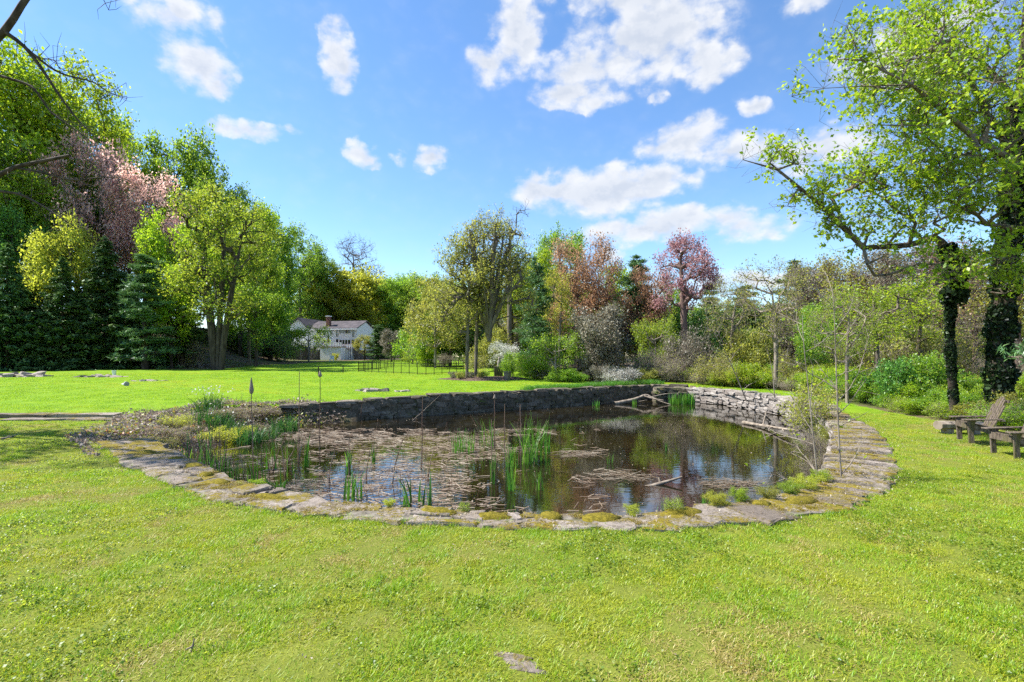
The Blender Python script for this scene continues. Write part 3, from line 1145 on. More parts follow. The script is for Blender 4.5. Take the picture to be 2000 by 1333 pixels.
def make_bush(seed, H=2, rx=1.5, n_tips=120, leaf=.1, n_leaf=7000, stems=7, r_base=.03, r_tip=.005, twig_len=.3, twig_per=4, spread=.1, n_lumps=11, lump=.45, leaf_frac=1.0, low=.12, upbias=.5, aspect=.62):
    rng = np.random.default_rng(seed + 7)
    return make_tree(seed, H=H, base=H * low, rx=rx, n_lumps=n_lumps, n_tips=n_tips, leaf=leaf, n_leaf=n_leaf, r_base=r_base, r_tip=r_tip, twig_per=twig_per, twig_len=twig_len,
                     trunks=bush_trunks(rng, stems, rx, H), down=.6, leaf_spread=spread, lump=lump, min_z=0, sides=4, seg=max(.2, H * .12), leaf_frac=leaf_frac, twig_sub=1, upbias=upbias, aspect=aspect)


PROTO = {}


def proto(key, built, bark, leafm):
    wood, crown, H, Wd = built
    wood.materials.append(M[bark])
    if crown is not None:
        crown.materials.append(M[leafm])
    me_ = crown if crown is not None else wood
    co_ = np.zeros(len(me_.vertices) * 3, np.float32)
    me_.vertices.foreach_get('co', co_)
    co_ = co_.reshape(-1, 3)
    H = float(np.percentile(co_[:, 2], 99.6))
    Wd = 2 * float(np.percentile(np.abs(co_[:, :2]), 98.5))
    if key in ('oak', 'bloom', 'snag'):
        cw_ = np.zeros(len(wood.vertices) * 3, np.float32)
        wood.vertices.foreach_get('co', cw_)
        H = float(np.percentile(cw_.reshape(-1, 3)[:, 2], 99.6))
    PROTO[key] = (wood, crown, H, Wd)


def mass(name, label, cat):
    """growth that nobody could count: one object that gathers its plants"""
    return tag(empty(name, (0, 0, 0)), label, cat, kind='stuff')


def plant(key, name, label, cat, loc, height, width, rz=0.0, group=None, trunk_name='trunk', leaf=None, lean=(0, 0), into=None):
    wood, crown, H, Wd = PROTO[key]
    if into is not None:
        for nm_, me_ in ((trunk_name, wood), ('foliage', crown)):
            o = link(nm_, me_, None, into, loc)
            o.scale = (width / Wd, width / Wd, height / H)
            o.rotation_euler = (0, 0, rz)
            if leaf and me_ is crown:
                o.material_slots[0].link = 'OBJECT'
                o.material_slots[0].material = M[leaf]
        return into
    e = empty(name, loc, rz)
    e.scale = (width / Wd, width / Wd, height / H)
    e.rotation_euler = (lean[0], lean[1], rz)
    tag(e, label, cat, group)
    link(trunk_name, wood, None, e)
    if crown is not None:
        c = link('crown', crown, None, e)
        if leaf:
            c.material_slots[0].link = 'OBJECT'
            c.material_slots[0].material = M[leaf]
    return e


def seen(key, name, label, px, Y, top, wpx, cat='tree', rz=None, group=None, leaf=None, trunk_name='trunk', dz=0.0, into=None):
    """a plant whose foot is Y metres away; height and spread worked out from how large it looks"""
    p = on_ground(px, Y)
    p.z += dz
    h = CAM_H + (698 - top) * Y / 1000.0 - p.z
    if rz is None:
        rz = (px * 1.37 + Y) % 6.28
    return plant(key, name, label, cat, p, h, wpx * Y / 1000.0, rz, group, trunk_name, leaf, into=into)


# ---- prototypes
proto('tall_a', make_tree(21, H=24, base=6, rx=6, n_lumps=22, n_tips=260, leaf=.31, n_leaf=24000, r_base=.34, r_tip=.022, twig_per=4, twig_len=1.3, leaf_spread=.32, lump=.34), 'bark_dark', 'leaf_fresh')
proto('tall_b', make_tree(22, H=24, base=5, rx=5.5, n_lumps=20, n_tips=240, leaf=.31, n_leaf=21000, r_base=.32, r_tip=.022, twig_per=4, twig_len=1.3, leaf_spread=.32, lump=.32, narrow=.25), 'bark_dark', 'leaf_green')
proto('tall_c', make_tree(23, H=22, base=4, rx=6, n_lumps=18, n_tips=240, leaf=.34, n_leaf=18000, r_base=.34, r_tip=.02, twig_per=3, twig_len=1.3, leaf_spread=.3, lump=.33), 'bark_grey', 'leaf_fresh')
proto('oak', make_tree(24, H=22, base=4, rx=8, n_lumps=20, n_tips=320, leaf=.5, n_leaf=13000, r_base=.42, r_tip=.028, twig_per=5, twig_len=1.2, leaf_spread=.5, lump=.3, leaf_zmax=13.5, shell=.3), 'bark_grey', 'leaf_yellow')
proto('bloom', make_tree(25, H=20, base=6, rx=6, n_lumps=16, n_tips=260, leaf=.3, n_leaf=9500, r_base=.28, r_tip=.02, twig_per=5, twig_len=1.2, leaf_spread=.34, lump=.33, leaf_zmin=9, leaf_frac=.7), 'bark_grey', 'bloom_pink')
proto('maple_red', make_tree(26, H=11, base=4.0, rx=3.1, n_lumps=14, n_tips=230, leaf=.17, n_leaf=7000, r_base=.3, r_tip=.012, twig_per=5, twig_len=.6, leaf_spread=.16, lump=.33), 'bark_red', 'bloom_red')
rg = np.random.default_rng(5)
fan = [(0, 0, 7.6, 2.4, 2.4, 3.4), (-2.4, .6, 7.2, 1.6, 1.6, 2.4), (2.0, -.4, 7.6, 1.7, 1.7, 2.6), (-3.2, -.3, 5.2, 1.3, 1.3, 1.4), (3.0, .5, 5.3, 1.1, 1.1, 1.5), (0, 0, 10.2, 1.7, 1.7, 1.5), (-1.4, .5, 9.6, 1.4, 1.4, 1.6), (1.4, .4, 9.9, 1.2, 1.2, 1.4), (-3.6, .2, 4.0, .9, .9, .7)]
fan_limbs = [[(0, 0, -.3), (.05, 0, 2.0), (.0, 0, 3.4), (-.05, 0, 4.6)]]
for i_ in range(13):
    th_ = i_ * 2.4
    re_, ze_ = 1.2 + 2.1 * ((i_ * 7) % 13) / 13, 10.6 - 3.2 * ((i_ * 7) % 13) / 13
    zb_ = 2.6 + 1.8 * (i_ / 13)
    fan_limbs.append([(0, 0, zb_), (math.cos(th_) * re_ * .28, math.sin(th_) * re_ * .28, zb_ + (ze_ - zb_) * .3), (math.cos(th_) * re_ * .66, math.sin(th_) * re_ * .66, zb_ + (ze_ - zb_) * .68), (math.cos(th_) * re_, math.sin(th_) * re_, ze_)])
proto('grove', make_tree(27, H=11.6, base=3.2, rx=3.9, n_tips=620, leaf=.13, n_leaf=12500, r_base=.25, r_tip=.010, twig_per=5, twig_len=.5, leaf_spread=.13, blobs=fan, trunks=fan_limbs, shell=.1, down=2.2, sides=6, min_z=2.6), 'bark_grey', 'leaf_olive')
proto('slim', make_tree(28, H=11, base=3.5, rx=2.2, n_lumps=11, n_tips=130, leaf=.16, n_leaf=4200, r_base=.15, r_tip=.011, twig_per=5, twig_len=.6, leaf_spread=.18, lump=.42), 'bark_grey', 'leaf_olive')
proto('mid_a', make_tree(29, H=10, base=2.2, rx=2.8, n_lumps=16, n_tips=190, leaf=.2, n_leaf=11000, r_base=.17, r_tip=.012, twig_per=3, twig_len=.6, leaf_spread=.26, lump=.36), 'bark_dark', 'leaf_fresh')
proto('mid_b', make_tree(30, H=10, base=2.0, rx=2.9, n_lumps=15, n_tips=210, leaf=.16, n_leaf=7500, r_base=.17, r_tip=.013, twig_per=7, twig_len=.7, leaf_spread=.22, lump=.36, leaf_frac=.7), 'bark_red', 'bloom_rust')
proto('thin_a', make_tree(31, H=8, base=2.4, rx=2.6, n_lumps=12, n_tips=230, leaf=.12, n_leaf=3000, r_base=.16, r_tip=.009, twig_per=6, twig_len=.6, leaf_spread=.16, lump=.4, leaf_frac=.4,
                          trunks=[[(0, 0, -.3), (.1, 0, 2.0), (.05, 0, 3.6), (-.3, 0, 5.5)]]), 'bark_pale', 'leaf_olive')
proto('thin_b', make_tree(32, H=8, base=1.8, rx=3.0, n_lumps=13, n_tips=260, leaf=.12, n_leaf=2600, r_base=.13, r_tip=.009, twig_per=7, twig_len=.65, leaf_spread=.2, lump=.4, leaf_frac=.4), 'bark_grey', 'leaf_mauve')
proto('snag', make_tree(33, H=15, base=8, rx=2.6, n_lumps=7, n_tips=42, leaf=.2, n_leaf=0, r_base=.26, r_tip=.03, twig_per=3, twig_len=.9, lump=.4), 'bark_grey', 'leaf_olive')
multi = [[(.05, 0, -.3), (.1, .1, 3), (.3, .2, 8), (.7, .3, 14)], [(-.35, .1, -.3), (-.6, .1, 3), (-1.3, .2, 8), (-1.7, .2, 13)], [(.4, -.1, -.3), (.75, -.1, 3), (1.7, -.2, 8), (2.7, 0, 13)]]
proto('multi', make_tree(34, H=19.5, base=3.0, rx=5.6, n_lumps=34, n_tips=330, leaf=.24, n_leaf=15000, r_base=.40, r_tip=.02, twig_per=4, twig_len=1.0, leaf_spread=.26, lump=.22, trunks=multi, min_z=4, sides=7), 'bark_dark', 'leaf_spring')
proto('spruce_a', make_spruce(41, H=12, rx=2.6), 'bark_dark', 'needle_dark')
proto('spruce_b', make_spruce(42, H=12, rx=2.9, n_whorl=30, needles=14000), 'bark_dark', 'needle_dark')
proto('pine_a', make_pine(43, H=12, rx=3), 'bark_grey', 'needle_pine')
proto('pine_b', make_pine(44, H=12, rx=2.6, tiers=15, bare=.08), 'bark_dark', 'needle_pine')
proto('bush_a', make_bush(51), 'bark_grey', 'leaf_fresh')
proto('bush_b', make_bush(52, n_leaf=3600, leaf=.09, n_tips=190, twig_per=6, twig_len=.4), 'bark_pale', 'leaf_olive')
proto('bush_c', make_bush(53, n_leaf=9000, leaf=.085, low=.05), 'bark_grey', 'leaf_lime')
proto('bush_d', make_bush(54, n_leaf=700, leaf=.08, n_tips=240, twig_per=9, twig_len=.5, stems=12, leaf_frac=.4), 'bark_pale', 'leaf_olive')
proto('dogwood', make_tree(55, H=5, base=1.2, rx=3, n_lumps=14, n_tips=150, leaf=.16, n_leaf=5200, r_base=.12, r_tip=.010, twig_per=3, twig_len=.5, leaf_spread=.2, lump=.34), 'bark_pale', 'leaf_fresh')
proto('magnolia', make_tree(56, H=5.4, base=.7, rx=1.95, n_lumps=16, n_tips=170, leaf=.15, n_leaf=9500, r_base=.13, r_tip=.010, twig_per=3, twig_len=.4, leaf_spread=.18, lump=.38), 'bark_grey', 'leaf_mauve')

WOOD_L = mass('woodland', 'deep green trees filling the wood on the left between the taller ones', 'woodland')
WOOD_R = mass('woodland', 'dim far trees closing the background right of the grove', 'woodland')
WOOD_H = mass('woodland', 'green wood far behind the white house', 'woodland')
UND_R = mass('undergrowth', 'tangled green brambles covering the bank right of the pond', 'undergrowth')
UND_E = mass('undergrowth', 'low leafy brambles edging the lawn strip on the right', 'undergrowth')
UND_L = mass('undergrowth', 'dim low growth in the shade under the trees on the left', 'undergrowth')
UND_F = mass('undergrowth', 'dim growth in the shade behind the board fence', 'undergrowth')
UND_H = mass('undergrowth', 'dim growth at the foot of the wood behind the white house', 'undergrowth')
THICK = mass('thicket', 'tall tangled thicket closing the view between the trunks beyond the far wall', 'thicket')
# ---- the wood along the left of the lawn
LW = 'woodland trees behind the spruces'
for (px, Y, top, wpx, key, lf, lab) in [
    (20, 66, 95, 250, 'tall_a', 'leaf_lime', 'tallest lime green tree at the far left, its crown rising above the rest'),
    (105, 72, 130, 190, 'tall_a', 'leaf_fresh', 'tall yellow-green tree above and left of the pink blossom'),
    (196, 84, 205, 130, 'tall_b', 'leaf_green', 'tall deep green tree showing just above the pink blossom'),
    (352, 86, 262, 150, 'tall_c', 'leaf_green', 'open-crowned green tree standing clear against the sky'),
    (268, 82, 280, 120, 'tall_b', 'leaf_fresh', 'green tree between the two pink trees and the open-crowned one'),
    (430, 84, 345, 130, 'tall_b', 'leaf_green', 'dark green tree right of the open-crowned tree, behind the ivied trunks'),
    (492, 86, 392, 110, 'tall_a', 'leaf_fresh', 'yellow-green treetop on the descending skyline above the ivied trunks'),
    (540, 92, 420, 110, 'tall_b', 'leaf_green', 'green treetop next lower on the descending skyline'),
    (588, 122, 462, 95, 'tall_c', 'leaf_green', 'loose green treetop at the lower end of the wooded skyline'),
    (622, 128, 500, 85, 'tall_a', 'leaf_green', 'bright green tree rising behind the left wing of the house')]:
    seen(key, 'woodland_tree', lab, px, Y, top, wpx, group=LW, leaf=lf)
for i, (px, Y, top, wpx, key, lf) in enumerate([(-60, 60, 240, 180, 'tall_b', 'leaf_green'), (60, 62, 330, 150, 'tall_b', 'leaf_fresh'), (150, 70, 330, 140, 'tall_c', 'leaf_spring'), (255, 72, 400, 130, 'tall_b', 'leaf_green'),
                                                (330, 74, 400, 120, 'tall_c', 'leaf_fresh'), (500, 72, 500, 110, 'tall_b', 'leaf_fresh'), (470, 80, 440, 120, 'tall_a', 'leaf_spring'), (522, 92, 500, 90, 'tall_b', 'leaf_green'), (20, 58, 410, 130, 'tall_b', 'leaf_deep')]):
    seen(key, 'woodland_tree', 'leafy green tree filling the middle of the wood on the left', px, Y, top, wpx, group='trees filling the wood', into=WOOD_L, leaf=lf)
seen('bloom', 'flowering_tree', 'taller pale pink tree in blossom on the left, in front of the tall green ones', 185, 66, 272, 150, group='pink trees in the wood')
seen('bloom', 'flowering_tree', 'lower pale pink tree in blossom, right of the taller pink one', 292, 67, 338, 140, group='pink trees in the wood', rz=2.2)
seen('mid_a', 'young_tree', 'bright yellow leafed small tree behind the dark spruces', 135, 57, 432, 130, leaf='leaf_yellow')
seen('mid_a', 'young_tree', 'light green small tree right of the pale pine', 335, 57, 520, 110, leaf='leaf_fresh')
seen('mid_a', 'young_tree', 'low green leafy tree in front of the fence, right of the ivied trunks', 500, 62, 560, 120, leaf='leaf_green')
for (px, Y, top, wpx, key, lab) in [(14, 51, 486, 120, 'spruce_b', 'dark spruce at the very left edge of the lawn'), (66, 55, 560, 95, 'spruce_a', 'lower dark spruce second from the left edge'),
                                    (122, 53, 512, 115, 'spruce_b', 'broad dark spruce third from the left, below the yellow tree'), (205, 55, 474, 120, 'spruce_a', 'tallest dark spruce of the row, below the pink blossom'),
                                    (165, 58, 550, 100, 'spruce_b', 'short dark spruce wedged between two taller ones'), (250, 56, 560, 100, 'spruce_a', 'dark spruce just left of the pale pine'), (-45, 52, 520, 120, 'spruce_a', 'dark spruce cut by the left edge of the picture')]:
    seen(key, 'spruce_tree', lab, px, Y, top, wpx, group='dark spruces along the lawn')
seen('pine_b', 'pine_tree', 'pale grey-green pine at the right end of the spruce row', 283, 54, 500, 105)
seen('pine_b', 'pine_tree', 'soft grey-green pine left of the house above the fence', 528, 84, 552, 80)
seen('pine_a', 'pine_tree', 'dark green low pine between the ivied trunks and the spruces', 355, 60, 600, 90, leaf='needle_dark')
seen('multi', 'maple_tree', 'big yellow-green tree with three dark ivied trunks at the lawn edge', 425, 54, 366, 180, rz=0.0)
seen('tall_c', 'young_tree', 'loose yellow-green tree left of the three ivied trunks', 345, 62, 425, 120, leaf='leaf_fresh')
seen('tall_c', 'young_tree', 'loose spring green tree right of the three ivied trunks', 487, 66, 432, 110, leaf='leaf_spring')
# ---- round the house
seen('oak', 'oak_tree', 'oak with bare spreading top and yellow lower leaves behind the house', 690, 134, 468, 150)
seen('tall_c', 'yellow_tree', 'yellow tree behind the roof, left of the oak', 650, 128, 545, 95, leaf='leaf_yellow')
seen('tall_c', 'yellow_tree', 'yellow tree behind the right end of the roof', 728, 130, 552, 80, leaf='leaf_yellow')
seen('tall_b', 'green_tree', 'bright green tree right of the house, nearer the oak', 772, 128, 540, 80, leaf='leaf_green')
seen('tall_a', 'green_tree', 'bright green tree right of the house, beside the grove', 822, 126, 538, 90, leaf='leaf_green')
seen('dogwood', 'dogwood_tree', 'small spreading pale green tree in front of the house', 603, 92, 636, 84, leaf='leaf_lime')
seen('dogwood', 'dogwood_tree', 'broad pale dogwood left of the grove trunks, above the black fence', 850, 58, 590, 120, leaf='leaf_olive')
seen('mid_a', 'dogwood_tree', 'taller olive green tree behind the pale dogwood', 850, 66, 545, 105, leaf='leaf_olive')
seen('magnolia', 'shrub', 'dark mauve rounded shrub right of the house', 765, 88, 645, 52, cat='shrub')
seen('pine_b', 'evergreen_tree', 'slender dark evergreen beside the right corner of the house', 738, 100, 635, 44, leaf='needle_dark')
seen('pine_b', 'evergreen_tree', 'dark evergreen behind the mauve shrub', 788, 96, 640, 54, leaf='needle_dark')
seen('mid_a', 'shrub', 'grey-green shrub against the right end of the house', 712, 101, 655, 40, cat='shrub', leaf='leaf_olive')
seen('bush_c', 'shrub', 'bright green low bush right of the mauve shrub', 800, 84, 686, 40, cat='shrub')
seen('bush_c', 'shrub', 'yellow-green bush at the foot of the deck wall', 655, 101, 690, 14, cat='shrub', leaf='leaf_yellow')
seen('bush_c', 'shrub', 'bright green bush behind the black fence, under the pale dogwood', 838, 62, 678, 50, cat='shrub')
# ---- the grove on the lawn
seen('grove', 'maple_tree', 'large fan-branched tree with a thick trunk in the grove on the lawn', 955, 36.0, 412, 205, rz=.3)
seen('slim', 'maple_tree', 'leaning grey trunk in the middle of the grove', 929, 36.6, 470, 120, rz=1.2)
seen('slim', 'maple_tree', 'slim pale trunk at the left of the grove', 912, 35.2, 520, 105, rz=2.6)
seen('snag', 'dead_tree', 'bare dead treetop sticking up behind the grove', 995, 52, 396, 80, rz=4.6)
# ---- background right of the grove
BG = 'trees beyond the far wall'
for (px, Y, top, wpx, key, lf, nm, lab) in [
    (880, 62, 560, 110, 'mid_a', 'leaf_olive', 'green_tree', 'olive tree behind the slim grove trunk'),
    (1000, 58, 520, 110, 'mid_a', 'leaf_olive', 'green_tree', 'olive green tree just right of the thick grove trunk'),
    (1042, 56, 482, 95, 'mid_a', 'leaf_fresh', 'green_tree', 'fresh green tree between the grove and the rust tinted tree'),
    (1098, 66, 446, 110, 'tall_b', 'leaf_green', 'green_tree', 'tall green treetop behind the rust tinted tree'),
    (1128, 50, 462, 125, 'mid_b', 'bloom_rust', 'maple_tree', 'rust tinted budding tree right of the grove'),
    (1178, 48, 500, 95, 'mid_b', 'bloom_rust', 'maple_tree', 'lower brownish budding tree beside the rust tinted one'),
    (1092, 44, 528, 66, 'slim', 'leaf_yellow', 'young_tree', 'forked yellow-green young tree in front of the rust tinted tree'),
    (1338, 45, 458, 132, 'maple_red', 'bloom_red', 'maple_tree', 'red budding maple with a stout trunk standing against the sky'),
    (1272, 48, 520, 95, 'mid_b', 'bloom_rust', 'maple_tree', 'reddish brown twiggy tree left of the red maple'),
    (1430, 34, 540, 110, 'thin_a', 'leaf_olive', 'young_tree', 'crooked thin tree with sparse olive leaves right of the red maple'),
    (1640, 44, 505, 150, 'thin_b', 'leaf_mauve', 'bare_tree', 'grey twiggy bare tree behind the right bank, left of the ivied tree'),
    (1745, 40, 515, 190, 'thin_b', 'leaf_mauve', 'bare_tree', 'broad grey twiggy tree behind the right bank, under the lime crown'),
    (1840, 30, 540, 190, 'thin_b', 'leaf_mauve', 'bare_tree', 'grey twiggy tree directly left of the ivied trunk'),
    (1985, 28, 480, 170, 'mid_b', 'leaf_olive', 'bare_tree', 'brown twiggy tree right of the ivied trunk'),
    (1655, 20, 560, 130, 'thin_a', 'leaf_lime', 'young_tree', 'lime green young tree nearest the saplings, right of the pond'),
    (1715, 21, 545, 150, 'slim', 'leaf_lime', 'young_tree', 'lime green young tree leaning over the right lawn strip'),
    (1790, 22, 560, 130, 'slim', 'leaf_fresh', 'young_tree', 'fresh green young tree left of the ivied limb'),
    (1600, 34, 590, 100, 'mid_a', 'leaf_green', 'young_tree', 'green leafy tree behind the thin pale trunk on the right bank'),
    (1590, 50, 530, 110, 'mid_b', 'leaf_olive', 'bare_tree', 'olive budding tree right of the dark pine'),
    (1700, 52, 520, 120, 'mid_b', 'leaf_mauve', 'bare_tree', 'grey-brown budding tree between the two grey twiggy trees'),
    (1810, 48, 515, 140, 'mid_b', 'leaf_olive', 'bare_tree', 'olive budding tree behind the ivied limb'),
    (1905, 40, 470, 140, 'mid_b', 'leaf_mauve', 'bare_tree', 'grey-brown budding tree directly behind the ivied trunk'),
    (1420, 64, 605, 80, 'mid_a', 'leaf_green', 'green_tree', 'green tree glimpsed right of the small pine'),
    (1210, 62, 520, 100, 'mid_a', 'leaf_fresh', 'green_tree', 'fresh green tree left of the blue-green pine'),
    (1310, 60, 560, 90, 'mid_a', 'leaf_green', 'green_tree', 'green tree behind the red maple trunk'),
    (1665, 36, 488, 150, 'mid_b', 'leaf_olive', 'bare_tree', 'tall olive twiggy tree under the long left bough of the lime crown'),
    (1755, 33, 478, 160, 'mid_b', 'leaf_mauve', 'bare_tree', 'tall grey-brown twiggy tree under the middle of the lime crown'),
    (1835, 37, 468, 150, 'mid_b', 'bloom_rust', 'bare_tree', 'tall rusty twiggy tree just left of the ivied limb'),
    (1585, 40, 515, 120, 'mid_b', 'leaf_mauve', 'bare_tree', 'grey-brown twiggy tree right of the thin pale trunk')]:
    seen(key, nm, lab, px, Y, top, wpx, group=BG, leaf=lf)
seen('thin_a', 'bare_tree', 'thin pale trunked tree with an ivied foot on the right bank', 1514, 26.5, 498, 165, rz=.4)
seen('pine_a', 'pine_tree', 'blue-green pine left of the red maple', 1243, 50, 500, 92)
seen('pine_a', 'pine_tree', 'slender pine among the trees right of the grove', 1050, 46, 505, 70)
seen('pine_b', 'pine_tree', 'small pine right of the red maple', 1388, 54, 556, 70)
seen('pine_a', 'pine_tree', 'dark pine behind the thin pale trunked tree', 1562, 48, 512, 120, leaf='needle_dark')
seen('pine_b', 'pine_tree', 'dark pine behind the crooked thin tree', 1455, 52, 560, 90, leaf='needle_dark')
# ---- backing woods far behind, one mass in the photograph but built tree by tree
k = 0
rb_ = np.random.default_rng(77)
for px in list(range(870, 1250, 42)) + list(range(1250, 2050, 48)):
    Y = 60 + rb_.uniform(0, 18) if px > 1200 else 78 + rb_.uniform(0, 22)
    top = (560 if px < 1200 else 600) + rb_.uniform(-16, 25)
    key = ['tall_b', 'mid_a', 'mid_b', 'tall_c'][k % 4]
    seen(key, 'background_tree', 'dim leafy tree in the far background of the wood on the right', px, Y, top, 100 + rb_.uniform(0, 40), group='far background trees', into=WOOD_R, leaf=['leaf_green', 'leaf_olive', 'leaf_mauve', 'leaf_green'][k % 4])
    k += 1
for px in (610, 660, 700, 745, 790, 840, 880):
    seen(['tall_b', 'tall_a'][k % 2], 'background_tree', 'green tree of the wood far behind the house', px, 150 + 6 * math.sin(px), 552 + 14 * math.sin(px * .3), 95, group='trees far behind the house', into=WOOD_H, leaf=['leaf_green', 'leaf_fresh'][k % 2])
    k += 1

# ---- shrubs and undergrowth round the pond
for (px, Y, top, wpx, key, lf, lab) in [
    (1085, 33.5, 652, 100, 'dogwood', 'leaf_green', 'fresh green small tree-like shrub beyond the far wall'),
    (1045, 36, 692, 60, 'bush_c', 'leaf_lime', 'lime green bush left of the fresh green shrub'),
    (985, 43, 668, 64, 'dogwood', 'bloom_white', 'white blossoming shrub right of the grove trunks'),
    (1000, 40, 688, 50, 'bush_a', 'leaf_green', 'dark green clipped bush beneath the white blossom'),
    (1168, 34, 598, 118, 'magnolia', 'leaf_mauve', 'big dark mauve magnolia beyond the far wall'),
    (1130, 36, 690, 60, 'bush_d', 'leaf_olive', 'brown twiggy bush left of the magnolia'),
    (1212, 31.4, 716, 86, 'bush_b', 'bloom_white', 'rounded pale flowering shrub right on the far wall'),
    (1280, 36, 618, 84, 'dogwood', 'leaf_spring', 'yellow-green shrub below the red maple'),
    (1300, 33, 690, 90, 'bush_d', 'leaf_olive', 'grey twiggy thicket in the far corner of the pond'),
    (1255, 34, 680, 80, 'bush_d', 'leaf_green', 'tangled thicket behind the pale flowering shrub'),
    (1345, 34, 640, 100, 'bush_b', 'leaf_mauve', 'grey-brown thicket below the red maple trunk'),
    (1395, 30, 688, 90, 'bush_b', 'leaf_olive', 'olive bush left of the thin pale trunk'),
    (1370, 31, 726, 70, 'bush_d', 'leaf_olive', 'low grey brushwood behind the end of the curved wall'),
    (1430, 29, 722, 80, 'bush_c', 'leaf_lime', 'bright lime ground bush behind the curved wall'),
    (1478, 28, 728, 70, 'bush_c', 'leaf_lime', 'second bright lime bush, beside the thin pale trunk'),
    (1470, 33, 640, 110, 'bush_a', 'leaf_olive', 'tall olive bush behind the thin pale trunk'),
    (1555, 27, 690, 100, 'bush_b', 'leaf_olive', 'olive bush right of the thin pale trunk'),
    (1545, 25.5, 738, 80, 'bush_d', 'leaf_mauve', 'low grey twiggy bush right of the ivied foot'),
    (1620, 23.5, 716, 110, 'bush_c', 'leaf_fresh', 'green mounded bush behind the two saplings'),
    (1600, 28, 650, 110, 'bush_a', 'leaf_green', 'tall green bush up the right bank'),
    (1690, 20, 722, 110, 'bush_a', 'leaf_green', 'mid green bush edging the lawn strip'),
    (1680, 26, 640, 130, 'bush_b', 'leaf_olive', 'olive twiggy bush under the lime young tree'),
    (1755, 18.5, 700, 120, 'bush_a', 'leaf_deep', 'dark green leafy bush left of the chairs'),
    (1815, 18, 690, 120, 'bush_a', 'leaf_green', 'leafy green bush behind the first chair'),
    (1775, 24, 620, 150, 'bush_b', 'leaf_olive', 'tall olive thicket left of the ivied trunk'),
    (1850, 21, 640, 120, 'bush_b', 'leaf_olive', 'thicket between the ivied limb and the ivied trunk'),
    (1880, 16.2, 752, 80, 'bush_c', 'leaf_fresh', 'bright green leafy bush at the foot of the ivied limb'),
    (1990, 17, 730, 90, 'bush_a', 'leaf_fresh', 'green bush right of the ivied trunk'),
    (2040, 20, 650, 140, 'bush_b', 'leaf_mauve', 'grey thicket at the right edge of the picture'),
    (1915, 22, 690, 110, 'bush_d', 'leaf_olive', 'brown twiggy brush behind the ivied trunk'),
    (870, 60, 690, 40, 'bush_b', 'leaf_mauve', 'mauve low bush behind the black fence'),
    (930, 48, 690, 60, 'bush_b', 'leaf_olive', 'olive bush behind the grove trunks'),
    (965, 50, 640, 70, 'bush_a', 'leaf_olive', 'tall olive bush behind the thick grove trunk'),
    (935, 38.2, 720, 50, 'bush_b', 'leaf_yellow', 'yellow low shrub between the grove trunks')]:
    seen(key, 'shrub', lab, px, Y, top, wpx, cat='shrub', leaf=lf, trunk_name='stems', group='shrubs round the pond')
# bracken and brambles that cover the right bank and the wood edge
for i in range(46):
    u = rb_.random()
    px = 1390 + 640 * u
    Y = (29 - 13 * u) * rb_.uniform(1.0, 1.25)
    seen(['bush_c', 'bush_a', 'bush_b'][i % 3], 'bramble', 'low bramble among the undergrowth on the right bank', px, Y, 698 + (CAM_H - .35) / Y * 1000 - rb_.uniform(25, 48), rb_.uniform(70, 120), cat='shrub', trunk_name='stems',
         group='brambles on the right bank', into=UND_R, leaf=['leaf_fresh', 'leaf_green', 'leaf_olive'][rb_.integers(3)])
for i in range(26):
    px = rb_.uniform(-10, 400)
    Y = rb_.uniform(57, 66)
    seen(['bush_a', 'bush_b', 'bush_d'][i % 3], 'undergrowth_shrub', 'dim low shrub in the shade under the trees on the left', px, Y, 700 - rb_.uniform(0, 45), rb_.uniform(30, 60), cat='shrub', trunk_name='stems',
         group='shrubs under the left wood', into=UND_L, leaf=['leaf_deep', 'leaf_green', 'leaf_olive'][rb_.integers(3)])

# tall undergrowth that closes the view between the trunks
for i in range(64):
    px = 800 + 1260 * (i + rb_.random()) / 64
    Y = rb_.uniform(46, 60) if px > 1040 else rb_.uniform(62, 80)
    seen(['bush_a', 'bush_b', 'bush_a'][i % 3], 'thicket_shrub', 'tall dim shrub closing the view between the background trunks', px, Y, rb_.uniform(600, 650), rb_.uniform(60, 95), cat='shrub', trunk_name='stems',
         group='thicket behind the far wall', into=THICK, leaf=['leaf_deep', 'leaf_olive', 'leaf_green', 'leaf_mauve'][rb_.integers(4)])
for i in range(20):
    px = 520 + 330 * (i + rb_.random()) / 20
    seen(['bush_a', 'bush_b'][i % 2], 'thicket_shrub', 'dim shrub at the foot of the wood behind the house', px, rb_.uniform(124, 136), rb_.uniform(628, 655), rb_.uniform(34, 50), cat='shrub', trunk_name='stems',
         group='shrubs behind the house', into=UND_H, leaf=['leaf_deep', 'leaf_green'][i % 2])
edge_l = Path([(14.2, 29, 0), (14.5, 24.6, 0), (13.8, 19.6, 0), (13.2, 15.5, 0), (13.3, 12.5, 0), (15, 10, 0)])
for i in range(30):
    p = edge_l.at(edge_l.L * (i + rb_.random()) / 30)
    x_, y_ = p[0] + rb_.uniform(-.3, .9), p[1] + rb_.uniform(-.3, .3)
    plant(['bush_c', 'bush_a', 'bush_b'][i % 3], 'bramble', 'low leafy bramble at the edge of the lawn strip on the right', 'shrub', (x_, y_, float(ground_z(x_, y_)) - .05), rb_.uniform(.5, 1.1), rb_.uniform(1.0, 1.7), rb_.uniform(0, 6), 'brambles along the lawn strip', 'stems',
          ['leaf_fresh', 'leaf_green', 'leaf_lime', 'leaf_olive'][rb_.integers(4)], into=UND_E)

